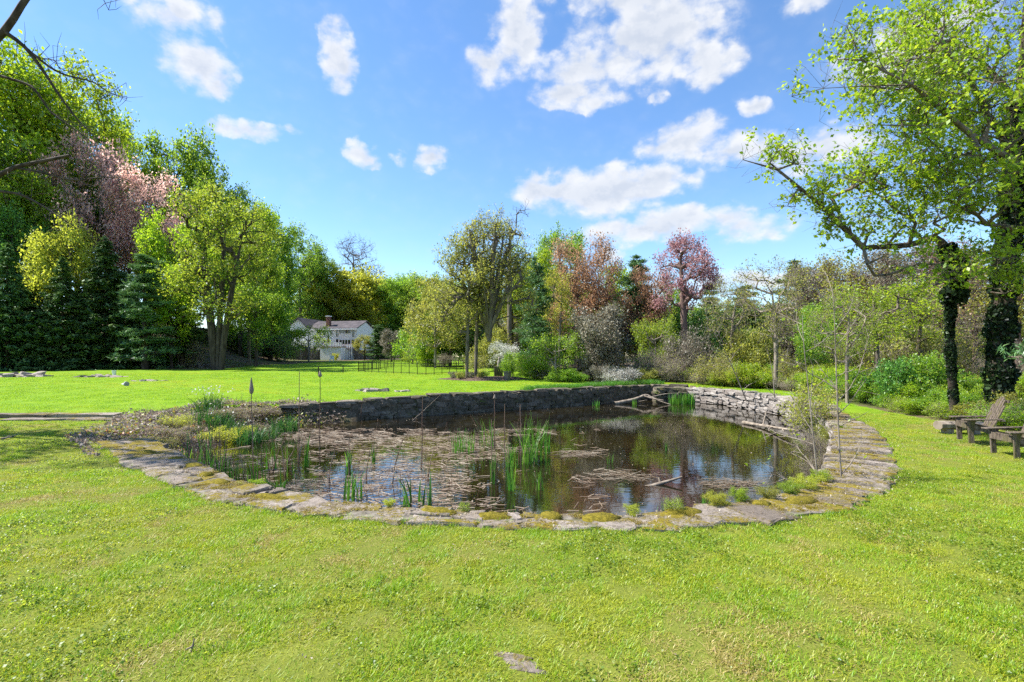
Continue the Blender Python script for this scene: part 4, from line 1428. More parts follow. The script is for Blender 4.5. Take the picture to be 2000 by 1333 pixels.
for i in range(22):
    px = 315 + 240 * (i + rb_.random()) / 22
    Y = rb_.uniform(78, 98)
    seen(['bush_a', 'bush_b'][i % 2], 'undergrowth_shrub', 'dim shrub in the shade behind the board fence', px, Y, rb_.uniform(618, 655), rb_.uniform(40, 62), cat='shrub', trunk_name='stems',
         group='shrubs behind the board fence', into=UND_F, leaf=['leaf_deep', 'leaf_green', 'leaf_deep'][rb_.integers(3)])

for i in range(26):
    x_ = 1.5 + 11.5 * (i + rb_.random()) / 26
    y_ = rb_.uniform(31.8, 36.5) + max(0, (4 - x_)) * 1.2
    plant(['bush_c', 'bush_b', 'bush_a'][i % 3], 'bramble', '', '', (x_, y_, float(ground_z(x_, y_)) - .05), rb_.uniform(.5, 1.2), rb_.uniform(1.2, 2.2), rb_.uniform(0, 6), None, 'stems', ['leaf_green', 'leaf_olive', 'leaf_fresh', 'leaf_mauve'][rb_.integers(4)], into=THICK)

# ------------------------------------------------------------------ the big ivied tree on the right
TY, TPX = 14.4, 1950
tbase = on_ground(TPX, TY)


def TL(px, py, dy=0.0):
    k = TY / 1000.0
    return ((px - TPX) * k, dy, CAM_H + (698 - py) * k - tbase.z)


def blob(px, py, wx, hy, dy=0.0, ry=None):
    k = TY / 1000.0
    x, y, z = TL(px, py, dy)
    return (x, y, z, wx * k, (ry or wx * k), hy * k)


tr = [[TL(1950, 845), TL(1955, 640), TL(1970, 480), TL(1985, 330), TL(1992, 150), TL(2010, -60)],
      [TL(1899, 800, .6), TL(1884, 660, .5), TL(1870, 580, .2), TL(1835, 512, -.5), TL(1770, 482, -1.0), TL(1700, 500, -1.4), TL(1610, 508, -1.6)],
      [TL(1610, 508, -1.6), TL(1530, 440, -1.8), TL(1450, 380, -1.9), TL(1388, 366, -2.0)],
      [TL(1970, 470), TL(1935, 455, -.6), TL(1850, 460, -1.2), TL(1780, 440, -1.8)],
      [TL(1985, 330), TL(1930, 268, -.4), TL(1885, 270, -.8), TL(1820, 200, -1.2), TL(1730, 110, -1.4)],
      [TL(1984, 340), TL(1900, 350, -1.2), TL(1760, 330, -2.2), TL(1640, 262, -2.6)],
      [TL(1640, 262, -2.6), TL(1560, 268, -2.7), TL(1490, 275, -2.8), TL(1440, 288, -2.8)],
      [TL(1640, 262, -2.6), TL(1570, 215, -2.4), TL(1545, 160, -2.4)],
      [TL(1990, 200), TL(1950, 90, .6), TL(1880, 10, .9)],
      [TL(1990, 250), TL(2060, 150, .4), TL(2140, 60, .8)]]
big_blobs = [blob(1800, 235, 120, 85, -1.2), blob(1705, 195, 95, 65, -1.6), blob(1900, 330, 110, 70, -1.0), blob(1630, 225, 75, 50, -2.0), blob(1755, 395, 120, 60, -1.8), blob(1645, 385, 85, 50, -1.8),
             blob(1565, 405, 60, 40, -1.8), blob(1455, 365, 55, 24, -1.9, .5), blob(1405, 372, 28, 16, -2.0, .3), blob(1880, 90, 110, 60, .2), blob(1960, 190, 80, 90, .6), blob(1775, 110, 80, 50, -1.0), blob(1690, 465, 80, 32, -1.8),
             blob(1995, 390, 70, 50, -.6), blob(1560, 180, 42, 40, -2.3, .6), blob(2110, 180, 110, 130, .6), blob(2010, -70, 140, 70, .4), blob(1850, 430, 90, 40, -1.4), blob(1545, 470, 38, 30, -1.9, .5), blob(1820, 20, 70, 50, .5),
             blob(1985, 60, 70, 60, -.8), blob(1930, 560, 60, 30, -1.0), blob(1740, 560, 60, 26, -2.0, .7), blob(1600, 470, 60, 36, -1.8, .7), blob(1500, 425, 46, 34, -1.9, .6), blob(1665, 300, 85, 55, -2.2), blob(1660, 540, 60, 30, -1.9, .7), blob(1840, 520, 70, 36, -1.4, .8)]
wood, crown, _, _ = make_tree(61, H=14, base=2.2, rx=6, n_tips=820, leaf=.108, n_leaf=35000, r_base=.095, r_tip=.008, twig_per=5, twig_len=.6, trunks=tr, blobs=big_blobs, down=1.0, shell=.15, leaf_spread=.075,
                              min_z=2.4, sides=9, seg=.5, leaf_frac=.32, twig_sub=2)
# the top right of the crown is still mostly bare twigs: drop part of its leaves
cv = np.zeros(len(crown.vertices) * 3, np.float32)
crown.vertices.foreach_get('co', cv)
cv = cv.reshape(-1, 4, 3)
kk = np.random.default_rng(2)
c_ = cv.mean(1)
drop = kk.random(len(c_)) < .60 * smoothstep(TL(1800, 0)[0], TL(1960, 0)[0], c_[:, 0]) * smoothstep(TL(0, 480)[2], TL(0, 330)[2], c_[:, 2])
cv = cv[~drop]
crown = np_mesh('tree_crown', cv.reshape(-1, 3), np.arange(len(cv) * 4).reshape(-1, 4), rnd=np.clip(kk.normal(.5, .25, len(cv)), 0, 1))
wood.materials.append(M['bark_grey'])
crown.materials.append(M['leaf_lime'])
bt = empty('ivied_tree', tbase)
tag(bt, 'big spreading tree with lime spring leaves and a black ivied trunk by the chairs', 'tree')
link('trunk', wood, None, bt)
link('crown', crown, None, bt)
ri = np.random.default_rng(8)


def ivy_on(poly, n, r0, r1, size):
    P_ = np.array(poly)
    seg_ = np.linalg.norm(np.diff(P_, axis=0), axis=1)
    cs = np.concatenate([[0], np.cumsum(seg_)])
    s_ = ri.random(n) * cs[-1]
    c = np.stack([np.interp(s_, cs, P_[:, k_]) for k_ in range(3)], 1)
    rad = np.interp(s_, [0, cs[-1]], [r0, r1]) * (1 + .28 * np.sin(s_ * 3.1) * np.sin(s_ * 7.7)) * ri.uniform(.9, 1.2, n)
    th = ri.uniform(0, 2 * np.pi, n)
    c = c + np.stack([np.cos(th) * rad, np.sin(th) * rad, ri.normal(0, .05, n)], 1)
    return leaf_quads(c, size, ri, aspect=.85, upbias=0.0)


def trunk_tube(poly, r0, r1):
    pl_ = catmull(poly, 4)
    q_ = np.linspace(r0, r1, len(pl_))
    return tubes(pl_[:-1], pl_[1:], q_[:-1], q_[1:], 12)


for nm_, (pl_, q0_, q1_) in (('bole', ([TL(1950, 850), TL(1952, 810), TL(1955, 640), TL(1970, 480), TL(1985, 330), TL(1990, 190)], .29, .17)), ('limb', ([TL(1899, 805, .6), TL(1884, 660, .5), TL(1870, 580, .2), TL(1840, 515, -.45)], .10, .10)),
                          ('limb', ([TL(1985, 330), TL(1930, 268, -.4), TL(1885, 270, -.8)], .15, .10)), ('limb', ([TL(1835, 512, -.5), TL(1770, 482, -1.0), TL(1700, 500, -1.4), TL(1610, 508, -1.6)], .10, .055))):
    link(nm_, np_mesh(nm_, *trunk_tube(pl_, q0_, q1_), smooth=True), M['bark_dark'], bt)
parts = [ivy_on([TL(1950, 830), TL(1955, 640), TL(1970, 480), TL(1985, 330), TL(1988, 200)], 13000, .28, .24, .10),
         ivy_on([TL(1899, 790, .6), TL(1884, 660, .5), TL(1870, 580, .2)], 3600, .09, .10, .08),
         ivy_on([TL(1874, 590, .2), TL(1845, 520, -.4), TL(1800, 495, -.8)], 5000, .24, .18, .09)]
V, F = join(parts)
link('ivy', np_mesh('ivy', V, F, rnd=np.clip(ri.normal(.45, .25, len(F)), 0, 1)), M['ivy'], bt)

# ------------------------------------------------------------------ the tree whose bare boughs hang in at the left (its trunk stands outside the picture)
OY = 12.0
ob = Vector((-17.5, 13.0, 0))


def OL(px, py, dy=0.0):
    return np.array([(px - 1000) * .012 - ob.x, OY + dy - ob.y, CAM_H + (698 - py) * .012])


ro = np.random.default_rng(9)
limbs = [([(0, 0, -.3), (.2, 0, 4), (.1, .1, 8), (.4, 0, 12)], .28, .12),
         ([(.1, .1, 7.5), OL(-160, 190), OL(-60, 120), OL(8, 62), OL(60, -15), OL(130, -90)], .12, .05),
         ([OL(8, 62), OL(48, 92), OL(85, 140), OL(118, 190), OL(150, 232), OL(192, 275)], .05, .009),
         ([OL(48, 92), OL(95, 130), OL(132, 148), OL(180, 160), OL(215, 182), OL(248, 193)], .03, .006),
         ([OL(40, 85), OL(75, 112), OL(105, 118), OL(120, 135), OL(165, 148)], .018, .005),
         ([(.15, .05, 5.2), OL(-170, 400), OL(-20, 350), OL(28, 328), OL(80, 316), OL(137, 304)], .075, .035),
         ([OL(30, 328), OL(85, 338), OL(140, 352), OL(185, 348), OL(232, 346)], .03, .006),
         ([OL(-40, 372), OL(30, 378), OL(75, 398), OL(110, 420), OL(150, 446)], .035, .008),
         ([OL(-80, 120, .3), OL(0, 142, .3), OL(42, 160, .3), OL(78, 208, .3), OL(130, 245, .3), OL(168, 275, .3)], .04, .008),
         ([OL(140, -70), OL(185, -30), OL(212, 20)], .02, .005)]
parts, ends = [], []
for pl, r0, r1 in limbs:
    pl = catmull(pl, 3)
    rr = np.linspace(r0, r1, len(pl))
    parts.append(tubes(pl[:-1], pl[1:], rr[:-1], rr[1:], 7))
    if r0 < .11:
        for k in range(2, len(pl)):
            for _ in range(2):
                d = unit(ro.normal(0, 1, 3) + np.array([.5, 0, -.2]))
                q = pl[k] + d * ro.uniform(.12, .5)
                q2 = q + unit(d + ro.normal(0, .6, 3)) * ro.uniform(.1, .35)
                parts.append(tubes(np.array([pl[k], q]), np.array([q, q2]), np.array([.007, .005]), np.array([.005, .002]), 3))
crown_b = [(-1.0, -2.0, 10.5, 2.6, 2.0, 1.8), (-3, -4.5, 11, 3, 1.6, 2), (.5, .0, 11.5, 2.6, 1.4, 1.6), (1.6, -2.6, 13.6, 2.4, 1.4, 1.4), (-2.5, 1, 9.0, 2.5, 1.4, 1.6), (-.5, -6.5, 11.5, 2.4, 1.2, 1.4)]
sk = Skel([[(0, 0, 4), (.1, .1, 8), (.4, 0, 12)]], .7)
sk.grow(blob_points(crown_b, 150, ro, .3), ro, min_z=4.5)
A, B, ra, rb2, P, r_ = sk.edges(.16, .012)
parts.append(tubes(A, B, ra, rb2, 5))
tp = np.array([p for p, q in zip(P, r_) if q < .03])
oh = empty('overhanging_tree', ob)
tag(oh, 'tree outside the left edge whose thin bare boughs hang into the sky', 'tree')
link('trunk', np_mesh('wood', *join(parts), smooth=True), M['bark_dark'], oh)
k = ro.integers(0, len(tp), 5200)
V, F = leaf_quads(tp[k] + ro.normal(0, .28, (5200, 3)), .17, ro)
link('crown', np_mesh('crown', V, F, rnd=ro.random(5200)), M['leaf_fresh'], oh)

# near pine whose soft tufts enter at the right edge
psz = on_ground(2120, 9.0)
wood, crown, Hn, Wn = make_pine(62, H=3.1, rx=1.75, tiers=6, per=7, tufts=5200, leaf=.17, bare=.50)
wood.materials.append(M['bark_grey'])
crown.materials.append(M['needle_pine'])
np_ = empty('pine_sapling', psz)
tag(np_, 'soft green pine sapling reaching in at the right edge, in front of the ivied trunk', 'tree')
link('trunk', wood, None, np_)
link('crown', crown, None, np_)

# ------------------------------------------------------------------ two saplings and the shrub that grow out of the right wall
rs2 = np.random.default_rng(14)


def sapling(label, X, Y, z0, pts, r0, branches, leafy=0, leafm='leaf_lime'):
    e = empty('sapling', (X, Y, z0))
    tag(e, label, 'sapling', 'saplings on the pond edge')
    parts = []
    main = catmull(pts, 4)
    rr = np.linspace(r0, .004, len(main))
    parts.append(tubes(main[:-1], main[1:], rr[:-1], rr[1:], 6))
    tips_ = []
    for (u, d, L) in branches:
        p0 = main[int(u * (len(main) - 1))]
        d = unit(np.array(d, float))
        q = [p0]
        for k in range(4):
            d = unit(d + rs2.normal(0, .13, 3) + np.array([0, 0, .06]))
            q.append(q[-1] + d * L / 4)
        q = np.array(q)
        rb_2 = np.linspace(r0 * (1 - u) * .55 + .004, .0025, 5)
        parts.append(tubes(q[:-1], q[1:], rb_2[:-1], rb_2[1:], 4))
        for k in range(1, 5):
            for _ in range(2):
                dd = unit(d + rs2.normal(0, .7, 3))
                e2 = q[k] + dd * L * rs2.uniform(.12, .3)
                parts.append(tubes(q[k][None], e2[None], np.array([.004]), np.array([.002]), 3))
                tips_.append(e2)
    link('stem', np_mesh('stem', *join(parts), smooth=True), M['bark_pale'], e)
    if leafy and tips_:
        tt_ = np.array(tips_)
        k = rs2.integers(0, len(tt_), leafy)
        V, F = leaf_quads(tt_[k] + rs2.normal(0, .03, (leafy, 3)), .06, rs2)
        link('leaves', np_mesh('leaves', V, F, rnd=rs2.random(leafy)), M[leafm], e)
    return e


br1 = [(u, (rs2.normal(0, .8), rs2.normal(0, .5), rs2.uniform(.2, .9)), rs2.uniform(.35, .8)) for u in np.linspace(.12, .9, 10)]
X, Y = 5.15, 8.0
sapling('taller bare sapling rising from the right bend of the coping', X, Y, -.1, [(0, 0, 0), (-.05, 0, .9), (-.08, 0, 1.7), (-.10, .02, 2.6), (-.14, 0, 3.1)], .014,
        br1 + [(.38, (.9, .1, .55), 1.2), (.36, (.8, -.1, .62), 1.05), (.45, (-.8, .2, .5), .9)], 40)
X, Y = 4.75, 7.9
sapling('shorter bare sapling just left of the taller one', X, Y, -.35, [(0, 0, 0), (-.09, 0, .9), (-.17, 0, 1.7), (-.24, .02, 2.5), (-.27, 0, 2.9)], .011,
        [(u, (rs2.normal(-.2, .8), rs2.normal(0, .5), rs2.uniform(.1, .8)), rs2.uniform(.35, .9)) for u in np.linspace(.08, .9, 10)] + [(.1, (-1, -.1, .35), 1.0), (.06, (-.8, .1, .5), .9)], 46)
sapling('thin leaning sapling growing from the far curved wall', 11.1, 24.2, -.2, [(0, 0, 0), (-.5, 0, 1.2), (-1.1, 0, 2.5), (-1.7, 0, 3.4)], .03, [(u, (rs2.normal(0, .9), 0, .6), .9) for u in np.linspace(.2, .9, 8)], 120, 'leaf_olive')
sapling('upright thin sapling beside the leaning one on the curved wall', 11.6, 22.6, 0, [(0, 0, 0), (-.1, 0, 1.2), (-.35, 0, 2.4)], .024, [(u, (rs2.normal(0, .9), 0, .7), .7) for u in np.linspace(.2, .9, 7)], 80, 'leaf_olive')
sh = plant('bush_b', 'wall_shrub', 'leafy olive shrub hanging over the curved wall, left of the saplings', 'shrub', (9.15, 15.6, -.5), 1.75, 1.5, 1.0, 'shrubs on the curved wall', 'stems', 'leaf_yellow')
plant('bush_c', 'wall_shrub', 'small dark leafy shrub at the water line under the hanging shrub', 'shrub', (8.55, 13.6, -.65), .8, .9, 2.0, 'shrubs on the curved wall', 'stems', 'leaf_olive')
plant('bush_d', 'wall_shrub', 'grey bare twigs hanging down the curved wall behind the saplings', 'shrub', (6.1, 10.4, -.65), .62, .7, .5, 'shrubs on the curved wall', 'stems', 'leaf_olive')
plant('bush_d', 'wall_shrub', 'grey bare twigs on the curved wall farther from the saplings', 'shrub', (7.4, 12.4, -.65), .8, .9, 3.5, 'shrubs on the curved wall', 'stems', 'leaf_olive')

# ------------------------------------------------------------------ grass: tufts of blades set over the lawn
def blade_mesh(n, rad, h0, h1, w, rng, lean=.5, segs=2):
    th = rng.uniform(0, 2 * np.pi, n)
    rr = rad * np.sqrt(rng.random(n))
    p = np.stack([np.cos(th) * rr, np.sin(th) * rr, np.full(n, -.008)], 1)
    a = rng.uniform(0, 2 * np.pi, n)
    d = np.stack([np.cos(a), np.sin(a), np.zeros(n)], 1)
    s = np.stack([-np.sin(a), np.cos(a), np.zeros(n)], 1) * w
    h = rng.uniform(h0, h1, n)[:, None]
    ln = rng.uniform(.1, lean, n)[:, None]
    V, F = [], []
    for k in range(segs + 1):
        u = k / segs
        c = p + d * h * ln * u * u * 1.4 + np.array([0, 0, 1]) * h * (u - .25 * ln * u * u)
        ww = s * (1 - .85 * u) * .5
        V.append(np.stack([c - ww, c + ww], 1))
    V = np.stack(V, 1).reshape(n, -1, 3)          # n, (segs+1)*2
    m_ = (segs + 1) * 2
    base = (np.arange(n) * m_)[:, None]
    F = np.concatenate([base + np.array([2 * k, 2 * k + 1, 2 * k + 3, 2 * k + 2]) for k in range(segs)], 1).reshape(-1, 4)
    return V.reshape(-1, 3), F, np.repeat(rng.random(n), segs)


def tuft(name, mat, seed, **kw):
    r_ = np.random.default_rng(seed)
    V, F, rn = blade_mesh(rng=r_, **kw)
    me = np_mesh(name, V, F, rnd=rn)
    me.materials.append(M[mat])
    return bpy.data.objects.new(name, me)


def scatter_grass(name, label, pts, sc, which, tufts):
    """one object: a cloud of points, each carrying a tuft"""
    n = len(pts)
    me = bpy.data.meshes.new(name)
    me.vertices.add(n)
    me.vertices.foreach_set('co', np.ascontiguousarray(pts, np.float32).ravel())
    for nm, arr, tp_ in (('sc', sc, 'FLOAT'), ('rot', np.random.default_rng(1).uniform(0, 6.28, n), 'FLOAT'), ('pick', which, 'INT')):
        a = me.attributes.new(nm, tp_, 'POINT')
        a.data.foreach_set('value', np.asarray(arr, np.float32 if tp_ == 'FLOAT' else np.int32))
    o = link(name, me)
    tag(o, label, 'grass', kind='stuff')
    nt = bpy.data.node_groups.new(name, 'GeometryNodeTree')
    nt.interface.new_socket('Geometry', in_out='INPUT', socket_type='NodeSocketGeometry')
    nt.interface.new_socket('Geometry', in_out='OUTPUT', socket_type='NodeSocketGeometry')
    N, L = nt.nodes, nt.links
    gi, go = N.new('NodeGroupInput'), N.new('NodeGroupOutput')
    j = N.new('GeometryNodeJoinGeometry')
    def attr(nm, ty):
        a = N.new('GeometryNodeInputNamedAttribute')
        a.data_type = ty
        a.inputs[0].default_value = nm
        return a.outputs[0]
    for i, tf in enumerate(tufts):
        oi = N.new('GeometryNodeObjectInfo')
        oi.inputs['Object'].default_value = tf
        ip = N.new('GeometryNodeInstanceOnPoints')
        cmp_ = N.new('FunctionNodeCompare')
        cmp_.data_type = 'INT'
        cmp_.operation = 'EQUAL'
        ints = [s_ for s_ in cmp_.inputs if s_.type == 'INT']
        L.new(attr('pick', 'INT'), ints[0])
        ints[1].default_value = i
        cx = N.new('ShaderNodeCombineXYZ')
        L.new(attr('rot', 'FLOAT'), cx.inputs[2])
        L.new(gi.outputs[0], ip.inputs['Points'])
        L.new(cmp_.outputs[0], ip.inputs['Selection'])
        L.new(oi.outputs['Geometry'], ip.inputs['Instance'])
        L.new(cx.outputs[0], ip.inputs['Rotation'])
        L.new(attr('sc', 'FLOAT'), ip.inputs['Scale'])
        L.new(ip.outputs[0], j.inputs[0])
    L.new(j.outputs[0], go.inputs[0])
    md = o.modifiers.new('tufts', 'NODES')
    md.node_group = nt
    return o


rgx = np.random.default_rng(19)


def vnoise(x, y, s, seed):
    """smooth random field for patchiness"""
    r_ = np.random.default_rng(seed)
    out = np.zeros_like(x)
    for k in range(7):
        a = r_.uniform(0, 6.28)
        f = s * r_.uniform(.6, 1.9)
        out += np.sin((x * math.cos(a) + y * math.sin(a)) * f + r_.uniform(0, 6.28))
    return out / 3.0


def lawn_points(y0, y1, per_m2, lim=1.12, xmin=-60, xmax=60):
    n = int(per_m2 * (y1 * y1 - y0 * y0) * lim)
    y = np.sqrt(rgx.uniform(y0 * y0, y1 * y1, n))
    x = rgx.uniform(-1, 1, n) * y * lim
    k = (poly_sd(OUTER, x, y) > .0 + .04 * rgx.normal(0, 1, n)) & (poly_sd(LAWN, x, y) < rgx.normal(-.05, .3, n)) & (x > xmin) & (x < xmax)
    k &= (vnoise(x, y, 3.1, 33) + .6 * vnoise(x, y, 8.0, 34) < rgx.uniform(1.5, 2.6, n)) | (y > 17)
    k &= ((x - .03) ** 2 / .045 + (y - 3.2) ** 2 / .022) > rgx.uniform(.4, 1.1, n)
    x, y = x[k], y[k]
    return x, y, ground_z(x, y)


g_t = [tuft('grass_tuft', 'grass_lime', 1, n=90, rad=.12, h0=.012, h1=.038, w=.006, lean=1.2), tuft('grass_tuft', 'grass_green', 2, n=90, rad=.12, h0=.018, h1=.048, w=.006, lean=1.0),
       tuft('grass_tuft', 'grass_straw', 3, n=70, rad=.13, h0=.01, h1=.035, w=.006, lean=1.5), tuft('grass_tuft', 'grass_green', 4, n=44, rad=.06, h0=.03, h1=.065, w=.006, lean=.9)]
r_c = np.random.default_rng(77)
V, F = leaf_quads(np.stack([r_c.normal(0, .055, 70), r_c.normal(0, .055, 70), r_c.uniform(.012, .035, 70)], 1), .016, r_c, aspect=.95, upbias=2.5)
cl_me = np_mesh('clover_tuft', V, F, rnd=r_c.random(70))
cl_me.materials.append(M['leaf_spring'])
g_t.append(bpy.data.objects.new('clover_tuft', cl_me))


def picks(x, y):
    v = vnoise(x, y, 2.6, 4) * .8 + rgx.normal(0, .9, len(x))
    w = np.where(v > .45, 1, 0)
    v2 = vnoise(x, y, 3.3, 5) + rgx.normal(0, .6, len(x))
    w = np.where(v2 > .75, 2, w)
    w = np.where((vnoise(x, y, 2.2, 6) + rgx.normal(0, .5, len(x)) > 1.5), 3, w)
    return np.where((vnoise(x, y, 1.7, 8) + rgx.normal(0, .8, len(x)) > 1.15), 4, w)


x, y, z = lawn_points(2.4, 8.5, 120)
x2, y2, z2 = lawn_points(8.5, 17, 50)
x, y, z = np.concatenate([x, x2]), np.concatenate([y, y2]), np.concatenate([z, z2])
scatter_grass('lawn_grass', 'short patchy yellow-green mown grass on the near lawn', np.stack([x, y, z], 1), rgx.uniform(.8, 1.3, len(x)), picks(x, y), g_t)
g_f = [tuft('grass_tuft', 'grass_green', 5, n=90, rad=.35, h0=.025, h1=.06, w=.011, lean=.9), tuft('grass_tuft', 'grass_lime', 6, n=90, rad=.35, h0=.02, h1=.05, w=.011, lean=1.1)]
x, y, z = lawn_points(17, 46, 4.2, xmin=-45)
v = vnoise(x, y, .5, 12) + rgx.normal(0, .5, len(x))
scatter_grass('far_lawn_grass', 'smooth bright green mown grass on the far lawn', np.stack([x, y, z], 1), rgx.uniform(.8, 1.3, len(x)), np.where(v > -.2, 0, 1), g_f)
# ragged fringe of longer grass along the outer edge of the coping
fr = []
for s in np.arange(0, RIM.L, .035):
    p, nl = RIM.at(s), RIM.left(s)
    q = p[:2] + nl * (rgx.normal(-.02, .07) if rgx.random() < .88 else rgx.uniform(0, .9) * p[2])
    fr.append((q[0], q[1], float(ground_z(q[0], q[1]))))
fr = np.array(fr)
scatter_grass('edge_grass', 'ragged fringe of longer grass against the outer edge of the coping', fr, rgx.uniform(.5, 1.0, len(fr)), np.where(rgx.random(len(fr)) < .5, 0, 1), [tuft('grass_tuft', 'grass_lime', 7, n=34, rad=.07, h0=.03, h1=.08, w=.006, lean=.9), tuft('grass_tuft', 'grass_green', 8, n=34, rad=.06, h0=.04, h1=.10, w=.006, lean=.8)])

# dead leaves, clippings and seed husks lying in the grass
n = 9000
yy = np.sqrt(rgx.uniform(2.4 ** 2, 14 ** 2, n))
xx = rgx.uniform(-1.1, 1.1, n) * yy
kk_ = (poly_sd(OUTER, xx, yy) > .05) & (poly_sd(LAWN, xx, yy) < 0) & (vnoise(xx, yy, 2.0, 61) + rgx.normal(0, .7, n) > .2)
lp_ = np.stack([xx, yy, ground_z(xx, yy) + rgx.uniform(.012, .035, n)], 1)[kk_]
V, F = leaf_quads(lp_, .021, rgx, aspect=.45, upbias=1.0)
o = link('lawn_litter', np_mesh('lawn_litter', V, F, rnd=rgx.random(len(F))), M['blade_dry'])
tag(o, 'dry leaf scraps and clippings lying in the near grass', 'leaf litter', kind='stuff')

# ------------------------------------------------------------------ white house
HY = 107.0
hp = on_ground(632, HY)
HROT = R(-13)
house = empty('house', hp, HROT)
tag(house, 'white two-storey house with dark shingle roof and brick chimney behind the lawn', 'house')


def hx(px):
    return (px - 1000) * .11 - hp.x


def hz(py):
    return CAM_H + (698 - py) * .11 - hp.z


M['siding'] = None
m, t = new_mat('white_siding')
co = t.node('ShaderNodeTexCoord').outputs['Object']
sepz = t.node('ShaderNodeSeparateXYZ')
t.put(sepz.inputs[0], co)
lap = t.math('FRACT', t.math('MULTIPLY', sepz.outputs[2], 5.0))
finish(t, principled(t, t.mix(t.noise(co, 2, 3), (.74, .75, .76), (.82, .82, .82)), .6, bump(t, lap, .5, .03), .3))
M['siding'] = m
m, t = new_mat('roof_shingle')
co = t.node('ShaderNodeTexCoord').outputs['Object']
n = t.noise(co, 1.2, 5, .6)
finish(t, principled(t, t.mix(t.smooth(n, .35, .7), (.055, .05, .058), (.115, .10, .11)), .85, bump(t, t.noise(co, 9, 4), .5, .05), .2))
M['roof'] = m
M['white_paint'] = rough_mat('white_paint', (.74, .74, .74), (.82, .82, .81), 3, .5, .05)
M['brick'] = rough_mat('chimney_brick', (.13, .06, .045), (.24, .12, .09), 6, .9, .4)
m, t = new_mat('window_glass')
p = t.node('ShaderNodeBsdfPrincipled')
p.inputs['Base Color'].default_value = (.025, .03, .035, 1)
p.inputs['Roughness'].default_value = .06
p.inputs['Specular IOR Level'].default_value = .7
finish(t, p.outputs[0])
M['glass'] = m
M['carport_shade'] = rough_mat('carport_shade_paint', (.03, .028, .026), (.06, .055, .05), 2)  # near-black colour standing in for the shade inside the carport
M['deck_wood'] = rough_mat('deck_wood', (.16, .10, .08), (.26, .18, .14), 5)
M['umbrella'] = rough_mat('umbrella_cloth', (.05, .02, .022), (.09, .035, .035), 5)
yF, yB = 2.0, 9.5                 # main block, front and back
zE, zR = hz(642), hz(627.5)
MB().box(hx(588), hx(701), yF, yB, 0, zE).build('main_wall', M['siding'], house)
MB().prism([(yF, zE), (yB, zE), ((yF + yB) / 2, zR - .12)], 'x', hx(588), hx(701)).build('gable', M['siding'], house)
mid = (yF + yB) / 2
th = .18


def roof(x0, x1, y0, y1, ze, zr, name='roof'):
    mb = MB()
    ym = (y0 + y1) / 2
    ov = .45
    sl = (zr - ze) / (ym - y0)
    for sgn in (0, 1):
        ya, yb = (y0 - ov, ym) if sgn == 0 else (y1 + ov, ym)
        za = ze - ov * sl
        mb.raw([(x0, ya, za), (x1, ya, za), (x1, yb, zr), (x0, yb, zr), (x0, ya, za + th), (x1, ya, za + th), (x1, yb, zr + th), (x0, yb, zr + th)],
               [(0, 3, 2, 1), (4, 5, 6, 7), (0, 1, 5, 4), (1, 2, 6, 5), (2, 3, 7, 6), (3, 0, 4, 7)])
    return mb


rf = roof(hx(596), hx(704), yF, yB, zE, zR).build('roof', M['roof'], house)
MB().box(hx(596), hx(704), yF - .60, yF - .44, zE - .40, zE - .14).build('gutter', M['white_paint'], rf)
ch = MB().box(hx(633), hx(640), yF + .4, yF + 1.2, zE - .2, hz(619)).build('chimney', M['brick'], rf)
MB().box(hx(632.2), hx(640.8), yF + .3, yF + 1.3, hz(619), hz(617.6)).build('chimney_cap', M['white_paint'], house)
# left wing: gable end towards us
wL, wR, wy = hx(558), hx(600), .6
MB().prism([(wL, 0), (wR, 0), (wR, hz(640)), ((wL + wR) / 2 + .6, hz(624)), (wL, hz(640))], 'y', wy, 9.0).build('wing_wall', M['siding'], house)
xm = (wL + wR) / 2 + .6
mb = MB()
for xa in (wL - .4, wR + .4):
    za = hz(641.6)
    mb.raw([(xa, wy - .4, za), (xm, wy - .4, hz(623.4)), (xm, 9.4, hz(623.4)), (xa, 9.4, za), (xa, wy - .4, za + .2), (xm, wy - .4, hz(623.4) + .2), (xm, 9.4, hz(623.4) + .2), (xa, 9.4, za + .2)],
           [(0, 1, 2, 3), (4, 5, 6, 7), (0, 1, 5, 4), (2, 3, 7, 6), (0, 3, 7, 4)])
mb.build('wing_roof', M['roof'], house)


def window(x0, x1, y0, y1, yf, cols=1, rows=1):
    a, b, c, d = hx(x0), hx(x1), hz(y1), hz(y0)
    fr_ = MB()
    w_ = .10
    fr_.box(a - w_, b + w_, yf - .07, yf + .02, d, d + w_).box(a - w_, b + w_, yf - .09, yf + .02, c - w_, c)
    fr_.box(a - w_, a, yf - .068, yf + .02, c, d).box(b, b + w_, yf - .068, yf + .02, c, d)
    for i in range(1, cols):
        u = a + (b - a) * i / cols
        fr_.box(u - .06, u + .06, yf - .064, yf + .02, c, d)
    for i in range(1, rows):
        u = c + (d - c) * i / rows
        fr_.box(a, b, yf - .06, yf + .02, u - .03, u + .03)
    f_ = fr_.build('window', M['white_paint'], house)
    for i in range(cols):
        u0, u1 = a + (b - a) * i / cols, a + (b - a) * (i + 1) / cols
        MB().box(u0 + .0, u1 - .0, yf - .03, yf + .015, c, d).build('pane', M['glass'], f_)
    return f_


window(644.3, 650, 644.5, 654, yF, 1, 2)
window(657.3, 661.2, 645, 658.5, yF)
window(664, 688.8, 645.5, 652.6, yF, 4)
window(692, 695.8, 646, 659.5, yF)
window(657.3, 662, 663.5, 670, yF)
window(664.5, 688, 665, 673, yF, 4)
window(690.5, 696, 664.5, 677, yF)
window(562, 566.5, 657, 667, wy, 1, 2)
window(574, 582, 652, 661, wy, 2, 2)
window(616, 624, 646, 655, yF, 2, 2)
window(628, 634, 664, 672, yF, 2, 1)
